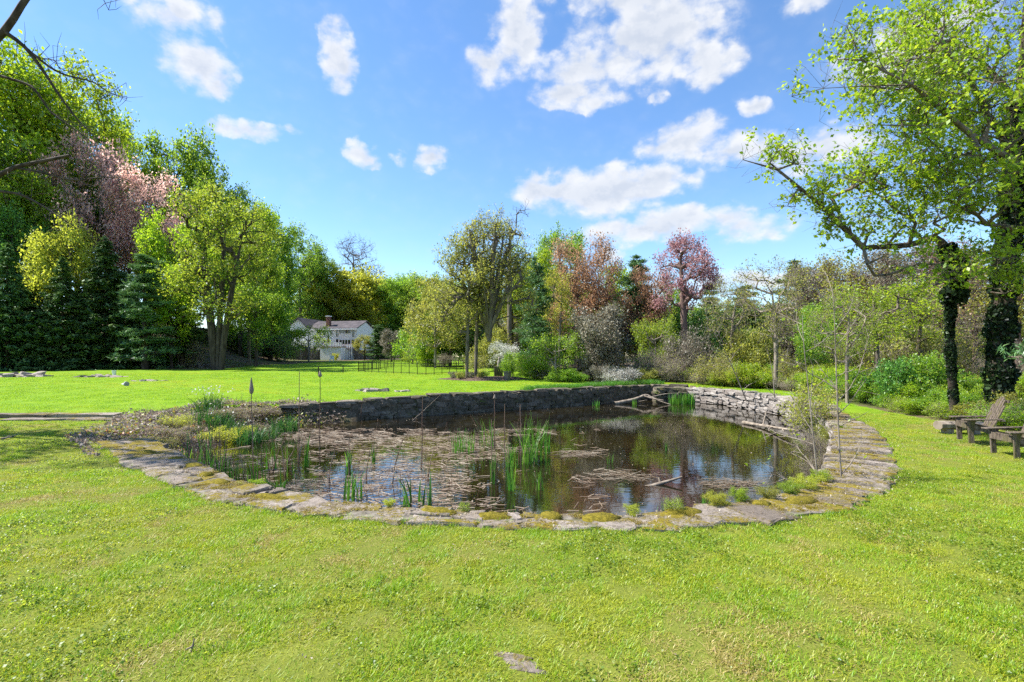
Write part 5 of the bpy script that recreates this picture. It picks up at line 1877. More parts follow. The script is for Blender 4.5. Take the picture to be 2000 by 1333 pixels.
# porch along the left with an open carport under it
MB().box(hx(560), hx(634), -1.4, wy - .02, hz(677.5), hz(674.8)).build('porch_floor', M['white_paint'], house)
for px in (566, 577, 588.5, 608, 624.5):
    MB().box(hx(px) - .14, hx(px) + .14, -1.3, -1.05, hz(674.8), hz(667)).build('porch_post', M['white_paint'], house)
MB().box(hx(560), hx(634), -1.26, -1.12, hz(668), hz(667)).build('porch_rail', M['white_paint'], house)
MB().box(hx(574), hx(623), wy - .12, wy - .02, 0, hz(679)).build('carport_shade_panel', M['carport_shade'], house)  # flat dark panel painted as the shade of the open carport, no door
for px in (575, 601, 624):
    MB().box(hx(px) - .2, hx(px) + .2, -1.3, -.9, 0, hz(677.5)).build('carport_pillar', M['white_paint'], house)
# deck on the right with its white skirt, railing and stairs
dy0 = -2.2
MB().box(hx(648), hx(691), dy0, yF - .02, 0, hz(679.6)).build('deck_skirt', M['siding'], house)
MB().box(hx(646.5), hx(692), dy0 - .15, yF - .02, hz(679.6), hz(678.4)).build('deck_floor', M['deck_wood'], house)
for px in (660.5, 664, 667, 670, 675.5, 681, 686, 691):
    MB().box(hx(px) - .09, hx(px) + .09, dy0 - .1, dy0 + .08, hz(678.4), hz(670.8)).build('rail_post', M['white_paint'], house)
MB().box(hx(660), hx(691.4), dy0 - .07, dy0 + .05, hz(672.2), hz(671.4)).build('deck_rail', M['white_paint'], house)
MB().box(hx(660), hx(691.4), dy0 - .05, dy0 + .03, hz(677.6), hz(677.0)).build('deck_rail', M['white_paint'], house)
for i in range(9):
    u = i / 8
    xx, zz = hx(647) - u * 1.55, hz(678.6) - u * (hz(678.6) - .2)
    MB().box(xx - .16, xx + .16, dy0 + .1, dy0 + 1.3, zz - .12, zz).build('stair_tread', M['deck_wood'], house)
for yy in (dy0 + .05, dy0 + 1.35):
    MB().bar((hx(647), yy, hz(678.6) - .1), (hx(647) - 1.6, yy, .1), .08, .3).build('stair_string', M['white_paint'], house)
    MB().bar((hx(647) + .2, yy, hz(671.6)), (hx(647) - 1.6, yy, 1.1), .09, .12).build('stair_rail', M['white_paint'], house)
MB().box(hx(692.5), hx(703), -.4, yF - .02, hz(683), hz(681.5)).build('side_deck', M['deck_wood'], house)
for px in (693.5, 698, 702.5):
    MB().box(hx(px) - .07, hx(px) + .07, -.35, -.2, 0, hz(674)).build('side_deck_post', M['white_paint'], house)
um = empty('patio_umbrella', hp + Matrix.Rotation(HROT, 3, 'Z') @ Vector((hx(651), .2, hz(678.4))))
tag(um, 'closed dark patio umbrella standing on the deck of the white house', 'umbrella')
V = []
F = []
for k, (zz, rr) in enumerate(((.75, .06), (.9, .26), (1.3, .24), (2.2, .09), (2.5, .03))):
    for i in range(8):
        V.append((math.cos(i * .785) * rr, math.sin(i * .785) * rr, zz))
    if k:
        F += [(8 * k - 8 + i, 8 * k - 8 + (i + 1) % 8, 8 * k + (i + 1) % 8, 8 * k + i) for i in range(8)]
MB().raw(V, F).build('canopy', M['umbrella'], um)
MB().box(-.03, .03, -.03, .03, 0, 2.55).build('pole', M['white_paint'], um)
MB().box(-.3, .3, -.3, .3, 0, .1).build('base', M['umbrella'], um)

# ------------------------------------------------------------------ board fence in front of and beside the house
M['fence_wood'] = rough_mat('fence_wood', (.09, .075, .06), (.18, .155, .13), 3, stretch=(4, 4, .5))


def board_fence(label, pts, h, bay):
    o0 = Vector((pts[0][0], pts[0][1], 0))
    e = empty('board_fence', o0)
    tag(e, label, 'fence')
    pa = Path([(*p, 0) for p in pts])
    n = int(pa.L / bay)
    for i in range(n + 1):
        a = pa.at(i * bay)
        za = float(ground_z(a[0], a[1]))
        MB().box(a[0] - .08, a[0] + .08, a[1] - .16, a[1] - .02, za - .2, za + h + .12).build('post', M['fence_wood'], e, loc=-o0)
        if i < n:
            b = pa.at((i + 1) * bay)
            zb = float(ground_z(b[0], b[1]))
            mb = MB()
            nb = 14
            for k in range(nb):
                u0, u1 = k / nb + .004, (k + 1) / nb - .004
                p0, p1 = a[:2] + (b - a)[:2] * u0, a[:2] + (b - a)[:2] * u1
                z0 = za + (zb - za) * u0
                mb.raw([(p0[0], p0[1], z0), (p1[0], p1[1], z0), (p1[0], p1[1] + .03, z0), (p0[0], p0[1] + .03, z0), (p0[0], p0[1], z0 + h), (p1[0], p1[1], z0 + h), (p1[0], p1[1] + .03, z0 + h), (p0[0], p0[1] + .03, z0 + h)],
                       [(0, 3, 2, 1), (4, 5, 6, 7), (0, 1, 5, 4), (1, 2, 6, 5), (2, 3, 7, 6), (3, 0, 4, 7)])
            mb.build('panel', M['fence_wood'], e, loc=-o0)


FP = lambda px, Y: ((px - 1000) * Y / 1000.0, Y)
board_fence('long weathered board fence running from the wood to the front of the house', [FP(375, 80), FP(450, 88), FP(520, 96), FP(580, 100), FP(648, 103)], 2.0, 2.4)
board_fence('short weathered board fence at the right corner of the house', [FP(693, 106), FP(720, 108), FP(760, 110), FP(800, 104)], 1.9, 2.4)
board_fence('low dim board fence seen under the spruces at the left', [FP(-40, 70), FP(60, 69), FP(180, 69), FP(300, 70)], 1.6, 2.4)

# ------------------------------------------------------------------ black metal fence of the garden enclosure
M['black_metal'] = rough_mat('black_metal', (.012, .012, .013), (.025, .024, .024), 4, .5, .05)
cor = [FP(700, 48.0), FP(832, 41.5), FP(905, 46.5)]
back = [FP(700, 48.0), FP(770, 62), FP(905, 58)]


def metal_fence(label, pts, h, bay):
    o0 = Vector((pts[0][0], pts[0][1], 0))
    e = empty('metal_fence', o0)
    tag(e, label, 'fence')
    for (p, q) in zip(pts[:-1], pts[1:]):
        p, q = np.array(p), np.array(q)
        n = max(1, int(round(np.linalg.norm(q - p) / bay)))
        for i in range(n + 1):
            a = p + (q - p) * i / n
            za = float(ground_z(*a))
            if i < n or (q == np.array(pts[-1])).all():
                MB().box(a[0] - .022, a[0] + .022, a[1] - .022, a[1] + .022, za - .1, za + h + .06).build('post', M['black_metal'], e, loc=-o0)
            if i < n:
                b = p + (q - p) * (i + 1) / n
                zb = float(ground_z(*b))
                mb = MB()
                for f_ in (.12, .94):
                    mb.bar((*a, za + h * f_), (*b, zb + h * f_), .03, .035)
                for k in range(1, 12):
                    c = a + (b - a) * k / 12
                    zc = za + (zb - za) * k / 12
                    mb.box(c[0] - .004, c[0] + .004, c[1] - .004, c[1] + .004, zc + .05, zc + h)
                mb.build('rail_panel', M['black_metal'], e, loc=-o0)


metal_fence('thin black metal fence, near side of the enclosure on the lawn', cor, .92, 1.15)
metal_fence('thin black metal fence, far side of the enclosure on the lawn', back, .92, 1.5)

# ------------------------------------------------------------------ small things on the far lawn
def stake(label, px, Y, h):
    p = on_ground(px, Y)
    e = MB().box(-.035, .035, -.035, .035, -.1, h).raw([(-.035, -.035, h), (.035, -.035, h), (.035, .035, h), (-.035, .035, h), (0, 0, h + .06)], [(0, 1, 4), (1, 2, 4), (2, 3, 4), (3, 0, 4)]).build('stake', M['bark_dark'], None, loc=p)
    tag(e, label, 'stake', 'stakes on the lawn')


stake('dark stake in the lawn below the house, left of the other', 622, 41, .75)
stake('dark stake in the lawn below the house, right of the other', 670, 46, .6)
wc = empty('garden_chair', on_ground(648, 88), .2)
tag(wc, 'small white chair on the lawn in front of the house', 'chair')
MB().box(-.35, .35, -.3, .3, .4, .46).build('seat', M['white_paint'], wc)
MB().box(-.35, .35, .28, .34, .46, 1.0).build('backrest', M['white_paint'], wc)
for sx in (-.31, .31):
    for sy in (-.26, .26):
        MB().box(sx - .04, sx + .04, sy - .04, sy + .04, 0, .399).build('leg', M['white_paint'], wc)
M['grey_plastic'] = rough_mat('grey_plastic', (.22, .22, .23), (.32, .32, .33), 5, .5, .1)
lp = on_ground(247, 29.5)
lamp = empty('drain_pipe', lp, 2.45)
tag(lamp, 'short white pipe with a round grey end lying on the lawn', 'pipe')
V, F = tubes(np.array([[0, 0, .08], [.10, 0, .09]]), np.array([[.75, 0, .07], [-.06, 0, .1]]), np.array([.05, .13]), np.array([.05, .13]), 12)
link('pipe', np_mesh('pipe', *tubes(np.array([[0.1, 0, .08]]), np.array([[.78, 0, .07]]), np.array([.05]), np.array([.05]), 12), smooth=True), M['white_paint'], lamp)
mb = MB()
mb.prism([(math.cos(a_) * .13, .11 + math.sin(a_) * .13) for a_ in np.linspace(0, 6.28, 15)[:-1]], 'x', -.08, .12).build('end_cap', M['grey_plastic'], lamp)
bp = on_ground(223, 41)
bk = MB()
ring = [(.11, 0), (.15, .34), (.165, .36), (.165, .39), (.13, .39), (.1, .1)]
V = [(math.cos(i * .5236) * r_, math.sin(i * .5236) * r_, z_) for r_, z_ in ring for i in range(12)]
F = [(12 * k + i, 12 * k + (i + 1) % 12, 12 * k + 12 + (i + 1) % 12, 12 * k + 12 + i) for k in range(5) for i in range(12)]
tag(bk.raw(V, F).build('bucket', M['white_paint'], None, loc=bp), 'small white bucket standing at the edge of the shade', 'bucket')


def outcrop(label, px, Y, w, d, h, seed, n=9):
    p = on_ground(px, Y)
    e = empty('rock_outcrop', p)
    tag(e, label, 'rock', 'rocks breaking through the lawn')
    r_ = np.random.default_rng(seed)
    for i in range(n):
        o = bpy.data.objects.new('rock', rocks[r_.integers(8)])
        COL.objects.link(o)
        o.parent = e
        u = r_.uniform(-.5, .5)
        o.location = (u * w, r_.uniform(-.4, .4) * d, -.03)
        o.scale = (w * r_.uniform(.18, .34), d * r_.uniform(.35, .6), h * r_.uniform(.7, 1.3) * (1.2 - abs(u)))
        o.rotation_euler = (r_.normal(0, .1), r_.normal(0, .12), r_.uniform(0, 6))


rocks = stone_set(M['rock'])
outcrop('flat grey rock in the lawn behind the far wall', 748, 25.6, 2.3, .9, .26, 1)
outcrop('flat pale rock in the lawn below the pale pine', 290, 34, 2.2, .8, .18, 2)
outcrop('grey rock ridge at the left edge of the lawn', 45, 40, 5.0, 1.6, .5, 3, 14)
outcrop('low mossy rock trailing right from the grey ridge', 185, 38.5, 4.2, 1.0, .2, 4, 12)
earth = stone_set(M['coping'])
fr_ = empty('sunken_rock', (.03, 3.18, 0))
tag(fr_, 'small pale ridged rock sunk in the grass at the bottom of the picture', 'rock')
for i in range(7):
    o = bpy.data.objects.new('rock_ridge', earth[i])
    COL.objects.link(o)
    o.parent = fr_
    o.location = (-.05 + .022 * i + .02 * math.sin(i * 3), .085 - .027 * i, .0)
    o.scale = (.20 + .05 * math.sin(i * 2.2), .034, .016)
    o.rotation_euler = (.15, 0, -.25 + .05 * math.sin(i))

# mulch bed, pots and figure by the grove
mb = MB()
V = [(0, 0, .22)]
F = []
rm = np.random.default_rng(6)
for k, (f_, zz) in enumerate(((.5, .17), (.85, .08), (1.0, -.04))):
    for i in range(28):
        a_ = i * 2 * math.pi / 28
        q = 1 + .12 * math.sin(3 * a_) + rm.normal(0, .04)
        V.append((math.cos(a_) * 3.3 * f_ * q, math.sin(a_) * 1.7 * f_ * q, zz + rm.normal(0, .025)))
F += [(0, 1 + i, 1 + (i + 1) % 28) for i in range(28)]
for k in range(2):
    F += [(1 + 28 * k + i, 29 + 28 * k + i, 29 + 28 * k + (i + 1) % 28, 1 + 28 * k + (i + 1) % 28) for i in range(28)]
M['mulch'] = rough_mat('mulch', (.055, .035, .025), (.15, .105, .08), 12, 1, .8)
tag(mb.raw(V, F).build('mulch_bed', M['mulch'], None, loc=on_ground(945, 35.8), smooth=True), 'low brown mulch bed round the grove trunks', 'mulch bed', kind='structure')
mb = MB()
V, F = [], []
for (r_, z_) in ((.2, 0), (.22, .1), (.2, .12), (.25, .5), (.3, .55), (.3, .6), (.22, .6), (.2, .4)):
    V += [(math.cos(i * .5236) * r_, math.sin(i * .5236) * r_, z_) for i in range(12)]
F = [(12 * k + i, 12 * k + (i + 1) % 12, 12 * k + 12 + (i + 1) % 12, 12 * k + 12 + i) for k in range(7) for i in range(12)]
tag(mb.raw(V, F).build('stone_urn', M['coping'], None, loc=on_ground(991, 35)), 'pale stone urn on the lawn right of the thick grove trunk', 'urn')
fg = empty('planter', on_ground(976, 41))
tag(fg, 'dark planter with a small pale statue on it, below the white blossom', 'planter')
MB().box(-.45, .25, -.3, .3, 0, .8).build('box', M['bark_dark'], fg, bevel=.03)
V, F = [], []
for (r_, z_, dx) in ((.16, .8, 0), (.14, 1.0, 0), (.18, 1.2, .02), (.08, 1.28, .02), (.12, 1.38, .03), (.1, 1.5, .03), (.02, 1.54, .03)):
    V += [(-.05 + dx + math.cos(i * .785) * r_, math.sin(i * .785) * r_, z_) for i in range(8)]
F = [(8 * k + i, 8 * k + (i + 1) % 8, 8 * k + 8 + (i + 1) % 8, 8 * k + 8 + i) for k in range(6) for i in range(8)]
MB().raw(V, F).build('statue', M['wall_pale'], fg, smooth=True)
for i, (px, Y) in enumerate(((885, 35.4), (897, 34.9), (905, 36.6), (921, 35.1), (940, 35.0), (948, 37.2))):
    p = on_ground(px, Y)
    p.z += .08
    plant('bush_c', 'bed_plant', ['mauve leafy plant at the left end of the mulch bed', 'olive leafy plant at the front left of the mulch bed', 'green leafy plant behind the slim grove trunk', 'mauve leafy plant in front of the leaning grove trunk', 'olive leafy plant in front of the thick grove trunk', 'green leafy plant behind the thick grove trunk'][i], 'plant', p, .5, .7, i * 1.1, 'plants in the mulch bed', 'stems', ['leaf_mauve', 'leaf_olive', 'leaf_green'][i % 3])

# ------------------------------------------------------------------ weathered lounge chairs on the right
def adirondack(label, loc, rz, tilt=0.0):
    e = empty('lounge_chair', loc, rz)
    e.rotation_euler = (tilt, 0, rz)
    e.scale = (.88, .88, .88)
    tag(e, label, 'chair', 'wooden chairs by the pond')
    w = M['chair_wood']
    for sx in (-1, 1):
        MB().box(sx * .33 - .02, sx * .33 + .02, -.05, .06, -.06, .50).build('front_leg', w, e, bevel=.005)
        MB().prism([(-.06, .30), (-.06, .42), (.40, .30), (1.0, .06), (.98, -.04), (.86, -.04), (.3, .20)], 'x', sx * .30 - .018, sx * .30 + .018).build('side_rail', w, e)
        a = MB().prism([(sx * .25, -.14), (sx * .43, -.16), (sx * .45, .1), (sx * .40, .62), (sx * .34, .64), (sx * .27, .2)], 'z', .502, .53)
        a.build('armrest', w, e, bevel=.006)
        MB().prism([(.061, .34), (.061, .50), (.13, .50)], 'x', sx * .33 - .016, sx * .33 + .016).build('arm_bracket', w, e)
    for k in range(6):
        y0 = -.07 + k * .085
        z0 = .425 - max(0, y0) * .30
        MB().raw([(-.32, y0, z0), (.32, y0, z0), (.32, y0 + .076, z0 - .022), (-.32, y0 + .076, z0 - .022), (-.32, y0, z0 + .024), (.32, y0, z0 + .024), (.32, y0 + .076, z0 + .002), (-.32, y0 + .076, z0 + .002)],
                 [(0, 3, 2, 1), (4, 5, 6, 7), (0, 1, 5, 4), (1, 2, 6, 5), (2, 3, 7, 6), (3, 0, 4, 7)]).build('seat_slat', w, e)
    # backrest: six fanned slats with rounded tops
    tl = R(24)
    for k in range(6):
        u = (k - 2.5)
        x0 = u * .088
        fanx = u * .018
        hgt = .86 - .035 * u * u
        pr = [(-.039, 0), (.039, 0), (.044, hgt - .05), (.03, hgt - .01), (0, hgt), (-.03, hgt - .01), (-.044, hgt - .05)]
        V = []
        for dy in (0, .022):
            for (a_, b_) in pr:
                xx = x0 + a_ + fanx * b_ / .8
                V.append((xx, .44 + dy * math.cos(tl) + b_ * math.sin(tl), .26 - dy * math.sin(tl) + b_ * math.cos(tl)))
        n_ = len(pr)
        F = [tuple(range(n_))[::-1], tuple(range(n_, 2 * n_))] + [(i, (i + 1) % n_, n_ + (i + 1) % n_, n_ + i) for i in range(n_)]
        MB().raw(V, F).build('back_slat', w, e)
    MB().bar((-.40, .62, .486), (.40, .62, .486), .07, .03).build('back_brace', w, e)
    MB().bar((-.27, .80, .93), (.27, .80, .93), .03, .06).build('back_brace', w, e)
    MB().box(-.32, .32, -.072, -.05, .30, .42).build('front_apron', w, e)
    return e


adirondack('weathered wooden lounge chair farther from the camera, right by the ivied trunk', (10.0, 11.3, .1), R(-112), R(3))
adirondack('weathered wooden lounge chair nearer the camera, cut by the right edge', (9.48, 9.85, .04), R(-100), R(3))
lg = empty('log_seat', (11.05, 12.7, .10), R(-6))
tag(lg, 'short weathered log bench left of the chairs at the bushes', 'log')
V, F = [], []
for i, xx in enumerate(np.linspace(-.45, .55, 7)):
    for k in range(8):
        a_ = k * math.pi / 4 + .39
        V.append((xx, math.cos(a_) * .17 + rm.normal(0, .01), .10 + math.sin(a_) * .11 + rm.normal(0, .008)))
    if i:
        F += [(8 * i - 8 + k, 8 * i - 8 + (k + 1) % 8, 8 * i + (k + 1) % 8, 8 * i + k) for k in range(8)]
F += [tuple(range(8))[::-1], tuple(48 + k for k in range(8))]
MB().raw(V, F).build('log', M['dead_wood'], lg)
MB().box(-.3, -.16, -.12, .12, -.12, .02).build('foot', M['dead_wood'], lg)
MB().box(.3, .44, -.12, .12, -.12, .02).build('foot', M['dead_wood'], lg)

# ------------------------------------------------------------------ reeds, irises and litter in the pond
rr6 = np.random.default_rng(31)


def strips(n, rad, h0, h1, w, rng, lean=.35, segs=4, tipw=.1, bendp=2.0):
    th = rng.uniform(0, 2 * np.pi, n)
    q = rad * np.sqrt(rng.random(n))
    p = np.stack([np.cos(th) * q, np.sin(th) * q, np.full(n, -.1)], 1)
    a = rng.uniform(0, 2 * np.pi, n)
    d = np.stack([np.cos(a), np.sin(a), np.zeros(n)], 1)
    b = a + rng.normal(0, .7, n) + np.pi / 2
    s = np.stack([np.cos(b), np.sin(b), np.zeros(n)], 1)
    h = rng.uniform(h0, h1, n)[:, None]
    ln = rng.uniform(.05, lean, n)[:, None]
    ww = w * rng.uniform(.7, 1.25, n)[:, None]
    V = []
    for k in range(segs + 1):
        u = k / segs
        c = p + d * h * ln * (u ** bendp) + np.array([0, 0, 1]) * (h + .1) * (u - .28 * ln * u ** bendp)
        half = s * ww * .5 * (1 - (1 - tipw) * u ** 2.2)
        V.append(np.stack([c - half, c + half], 1))
    V = np.stack(V, 1).reshape(n, -1, 3)
    m_ = (segs + 1) * 2
    base = (np.arange(n) * m_)[:, None]
    F = np.concatenate([base + np.array([2 * k, 2 * k + 1, 2 * k + 3, 2 * k + 2]) for k in range(segs)], 1).reshape(-1, 4)
    return V.reshape(-1, 3), F, np.repeat(rng.random(n), segs)


def clump(name, label, cat, px, py, h, n_green, n_dry, rad, w, lean=.3, mat='blade_green', group=None, z=WATER_Z, dry_h=None, floor=None):
    X, Y = G(px, py, z)
    e = empty(name, (X, Y, z if floor is None else floor))
    tag(e, label, cat, group)
    if n_green:
        V, F, rn = strips(n_green, rad, h * .5, h, w, rr6, lean)
        link('leaves', np_mesh('leaves', V, F, rnd=rn), M[mat], e)
    if n_dry:
        hh = dry_h or h
        V, F, rn = strips(n_dry, rad * 1.2, hh * .35, hh, w * .55, rr6, lean * 1.2, tipw=.5)
        link('dry_stalks', np_mesh('dry_stalks', V, F, rnd=rn), M['reed_brown'], e)
    return e


RG = 'reed clumps standing in the pond'
for (px, py, hpx, ng, nd, rad, w, lean, lab) in [
    (905, 884, 52, 42, 8, .30, .012, .25, 'dense rush-like green clump in the middle of the pond'),
    (1035, 905, 105, 20, 5, .22, .016, .55, 'tall green reeds with bent-over tips, right of the middle'),
    (950, 872, 70, 16, 6, .3, .012, .5, 'airy green clump behind the bent reeds'),
    (1052, 900, 95, 16, 6, .2, .014, .3, 'tall thin reeds just right of the bent reeds'),
    (1000, 912, 60, 14, 3, .16, .016, .3, 'medium green reeds left of the bent reeds'),
    (962, 945, 70, 7, 3, .07, .018, .14, 'narrow upright green reed with a dry stalk, middle foreground'),
    (998, 958, 66, 12, 3, .10, .018, .28, 'green reed tuft in open water, nearest in the middle'),
    (1053, 958, 46, 10, 2, .07, .018, .25, 'short green tuft right of the nearest middle tuft'),
    (1070, 888, 60, 8, 1, .08, .014, .2, 'slim bright reeds at the right of the reed bed'),
    (680, 925, 60, 12, 2, .06, .020, .35, 'spiky green tuft on one dry stem, left of the middle'),
    (600, 912, 74, 7, 3, .06, .018, .16, 'slim green reed close behind the tall dry stalks'),
    (730, 908, 55, 5, 2, .05, .015, .12, 'two thin green reeds left of the iris'),
    (690, 976, 70, 9, 1, .16, .030, .45, 'arching broad green blades at the near edge, left of the iris'),
    (535, 962, 42, 12, 1, .22, .034, .8, 'low sprawling broad blades at the near edge'),
    (1300, 880, 20, 6, 0, .05, .016, .2, 'tiny green shoot alone in open water'),
    (1310, 1002, 34, 26, 6, .22, .008, .6, 'fine grassy tuft on the near coping'),
    (1375, 995, 44, 20, 4, .12, .012, .5, 'grassy weed tuft among the brambles on the near coping'),
    (1550, 978, 52, 9, 2, .07, .016, .2, 'upright green reeds in the blue reflection near the right bend'),
    (1190, 905, 26, 8, 3, .10, .010, .4, 'thin sparse tuft in open water right of the reed bed'),
    (1325, 789, 25, 44, 0, .5, .05, .3, 'broad green iris clump in the far corner, left of the pier'),
    (1348, 789, 26, 20, 0, .25, .05, .25, 'narrow green iris clump in the far corner, right of the pier'),
    (1165, 793, 14, 10, 0, .2, .03, .2, 'small green shoots at the foot of the dark wall'),
    (1240, 790, 13, 8, 0, .2, .03, .2, 'small green shoots near the fallen branch')]:
    Yd = (CAM_H - WATER_Z) * 1000 / (py - 698)
    clump('reed_clump', lab, 'reeds', px, py, hpx * Yd / 1000, int(ng * 1.6), nd, rad, w * 1.35, lean, group=RG)
clump('iris', 'broad bright green iris blades at the middle of the near edge', 'iris', 815, 985, .62, 15, 0, .30, .042, .6, group=None)
i = 0
for (px, py, hpx, ng, nd, lab) in [
    (345, 915, 60, 6, 14, 'dry reeds with a dark green blade at the left end of the coping'), (375, 925, 66, 7, 16, 'second clump of dry reeds from the left end'), (405, 935, 80, 10, 18, 'tall red-brown dry reeds over green blades'),
    (430, 940, 70, 12, 14, 'green blades mixed with dry reeds, left of the first cattail'), (455, 948, 60, 12, 10, 'bright green blades behind the mossy coping'), (478, 953, 66, 12, 12, 'green blades just left of the first cattail'),
    (505, 950, 74, 8, 14, 'green and dry reeds right of the first cattail'), (420, 905, 95, 5, 26, 'tallest red-brown dry reeds of the left bed'), (385, 900, 80, 4, 22, 'dry reeds against the planted bank'),
    (530, 915, 60, 4, 12, 'loose dry reeds below the dark bank plants'), (560, 930, 66, 4, 10, 'leaning dry reeds left of the tall dry stalks')]:
    Yd = (CAM_H - WATER_Z) * 1000 / (py - 698)
    clump('reed_clump', lab, 'reeds', px, py, hpx * Yd / 1000, int(ng * 1.5), nd, .22, .026, .2, group='mixed reeds along the left coping')


def cattail(label, px, py, top, head=0.0, lean=0.0, r=.007, bent=False):
    X, Y = G(px, py, WATER_Z)
    h = (py - top) * Y / 1000
    e = empty('cattail', (X, Y, WATER_Z))
    tag(e, label, 'cattail', 'dead stalks in the pond')
    pts = np.array([(0, 0, -.2), (lean * .3 + rr6.normal(0, .01), 0, h * .4), (lean * .7, rr6.normal(0, .02), h * .75), (lean, 0, h)])
    if bent:
        pts = np.vstack([pts, [lean + .22, .03, h * .82]])
    pl = catmull(pts, 4)
    rr_ = np.linspace(r, r * .55, len(pl))
    link('stalk', np_mesh('stalk', *tubes(pl[:-1], pl[1:], rr_[:-1], rr_[1:], 5), rnd=np.full((len(pl) - 1) * 5, rr6.uniform(.2, .9))), M['reed_brown'], e)
    if head:
        V, F = [], []
        prof = [(0, .006), (.06, .026), (.25, .042), (.5, .034), (.8, .018), (1.0, .004)]
        for k, (u, q) in enumerate(prof):
            for i_ in range(8):
                a_ = i_ * .785
                q2 = q * rr6.uniform(.8, 1.25)
                V.append((lean + math.cos(a_) * q2, math.sin(a_) * q2, h - head * .1 + head * (u - .75)))
            if k:
                F += [(8 * k - 8 + i_, 8 * k - 8 + (i_ + 1) % 8, 8 * k + (i_ + 1) % 8, 8 * k + i_) for i_ in range(8)]
        hm = MB().raw(V, F).build('seed_head', M['dead_wood'], e, smooth=True)
    # dry leaf sheath
    V, F, rn = strips(4, .02, h * .2, h * .5, .014, rr6, .3)
    link('dry_leaf', np_mesh('dry_leaf', V, F, rnd=rn), M['blade_dry'], e)


for (px, py, top, head, lean, bent, lab) in [
    (494, 945, 742, .34, -.03, 0, 'tall cattail with a fluffy bursting seed head at the left'), (583, 905, 725, 0, .02, 0, 'tall bare dry stalk left of the pair'), (625, 905, 726, .16, .0, 0, 'tall dry stalk with a ragged pale tip, right of the pair'),
    (682, 930, 865, 0, 0, 0, 'short dry stalk above the spiky green tuft'), (642, 945, 868, 0, .15, 1, 'broken dark stalk with bent leaves'), (765, 945, 858, 0, .22, 0, 'dark stalk leaning right in the middle'), (690, 800, 776, 0, .02, 0, 'dry stalk against the end of the dark wall'),
    (823, 915, 776, 0, .03, 0, 'long dry stalk in front of the dark wall'), (703, 822, 776, 0, .12, 0, 'leaning dry stalk against the dark wall'), (966, 880, 772, .14, .0, 0, 'dry stalk with a pale tip right of centre'), (985, 884, 790, 0, .01, 0, 'dry stalk behind the bent reeds'),
    (1016, 870, 790, 0, .0, 0, 'thin dry stalk right of the pale tipped one'), (835, 935, 880, 0, .12, 0, 'short leaning stick above the iris'), (716, 940, 880, 0, .06, 0, 'short dark stalk left of the iris'), (960, 940, 820, 0, 0, 0, 'straight dark stalk in the middle of the pond'),
    (555, 930, 868, 0, .25, 0, 'leaning dry stalk below the dark bank plants'), (530, 925, 845, 0, .35, 0, 'long stalk slanting right from the left bed')]:
    cattail(lab, px, py, top, head, lean, .012, bool(bent))

# floating dead reed litter: nobody could count it
def litter(n, region, rng, length, label, name, z):
    P_ = []
    while sum(len(q) for q in P_) < n:
        px = rng.uniform(region[0], region[1], n)
        py = 698 + 1 / rng.uniform(1 / (region[3] - 698), 1 / (region[2] - 698), n)
        X = (px - 1000) / 1000 * (CAM_H - WATER_Z) * 1000 / (py - 698)
        Y = (CAM_H - WATER_Z) * 1000 / (py - 698)
        f = vnoise(X, Y, 1.5, 21) * .55 + vnoise(X, Y, 4.5, 22) * .35
        dens = np.exp(-((px - 760) / 300) ** 2) * 1.35 - .5 + .25 * np.exp(-((py - 985) / 30) ** 2)
        k = (f + dens > rng.uniform(-.1, .9, n)) & (poly_sd(wp, X, Y) < -.35)
        P_.append(np.stack([X[k], Y[k]], 1))
    P_ = np.concatenate(P_)[:n]
    a = rng.normal(.1, .8, n)
    L = length * rng.uniform(.2, 1.2, n)
    w = rng.uniform(.003, .008, n)
    d = np.stack([np.cos(a), np.sin(a)], 1)
    s = np.stack([-np.sin(a), np.cos(a)], 1)
    zz = z + rng.uniform(.002, .03, n)
    dz = rng.normal(0, .02, n)
    c = lambda u, v, t_: np.concatenate([P_ + d * (L * u)[:, None] + s * (w * v)[:, None], (zz + dz * u + t_)[:, None]], 1)
    V = np.stack([c(-.5, -1, 0), c(-.5, 1, 0), c(.5, 1, 0), c(.5, -1, 0), c(-.5, 0, .008), c(.5, 0, .008)], 1).reshape(-1, 3)
    b = (np.arange(n) * 6)[:, None]
    F = np.concatenate([b + np.array([0, 4, 5, 3]), b + np.array([4, 1, 2, 5])], 1).reshape(-1, 4)
    o = link(name, np_mesh(name, V, F, rnd=np.repeat(np.clip(rng.normal(.45, .3, n), 0, 1), 2)), M['blade_dry'])
    tag(o, label, 'reed litter', kind='stuff')


litter(2600, (300, 1180, 838, 1000), rr6, .34, 'matted dead reed stems floating on the left half of the pond', 'reed_litter', WATER_Z)
rl = np.random.default_rng(40)
# small leaves and flecks drifting on the open water
n = 2200
X = rl.uniform(-5, 9, n)
Y = 6.8 + 20 * rl.random(n) ** 1.6
k = (poly_sd(wp, X, Y) < -.3) & (vnoise(X, Y, 1.3, 41) + rl.normal(0, .4, n) > .25)
P_ = np.stack([X[k], Y[k], np.full(k.sum(), WATER_Z + .006)], 1)
V, F = leaf_quads(P_, .035, rl, upbias=30)
o = link('floating_leaves', np_mesh('floating_leaves', V, F, rnd=rl.random(len(F))), M['blade_dry'])
tag(o, 'small fallen leaves and flecks drifting on the open water', 'leaves', kind='stuff')
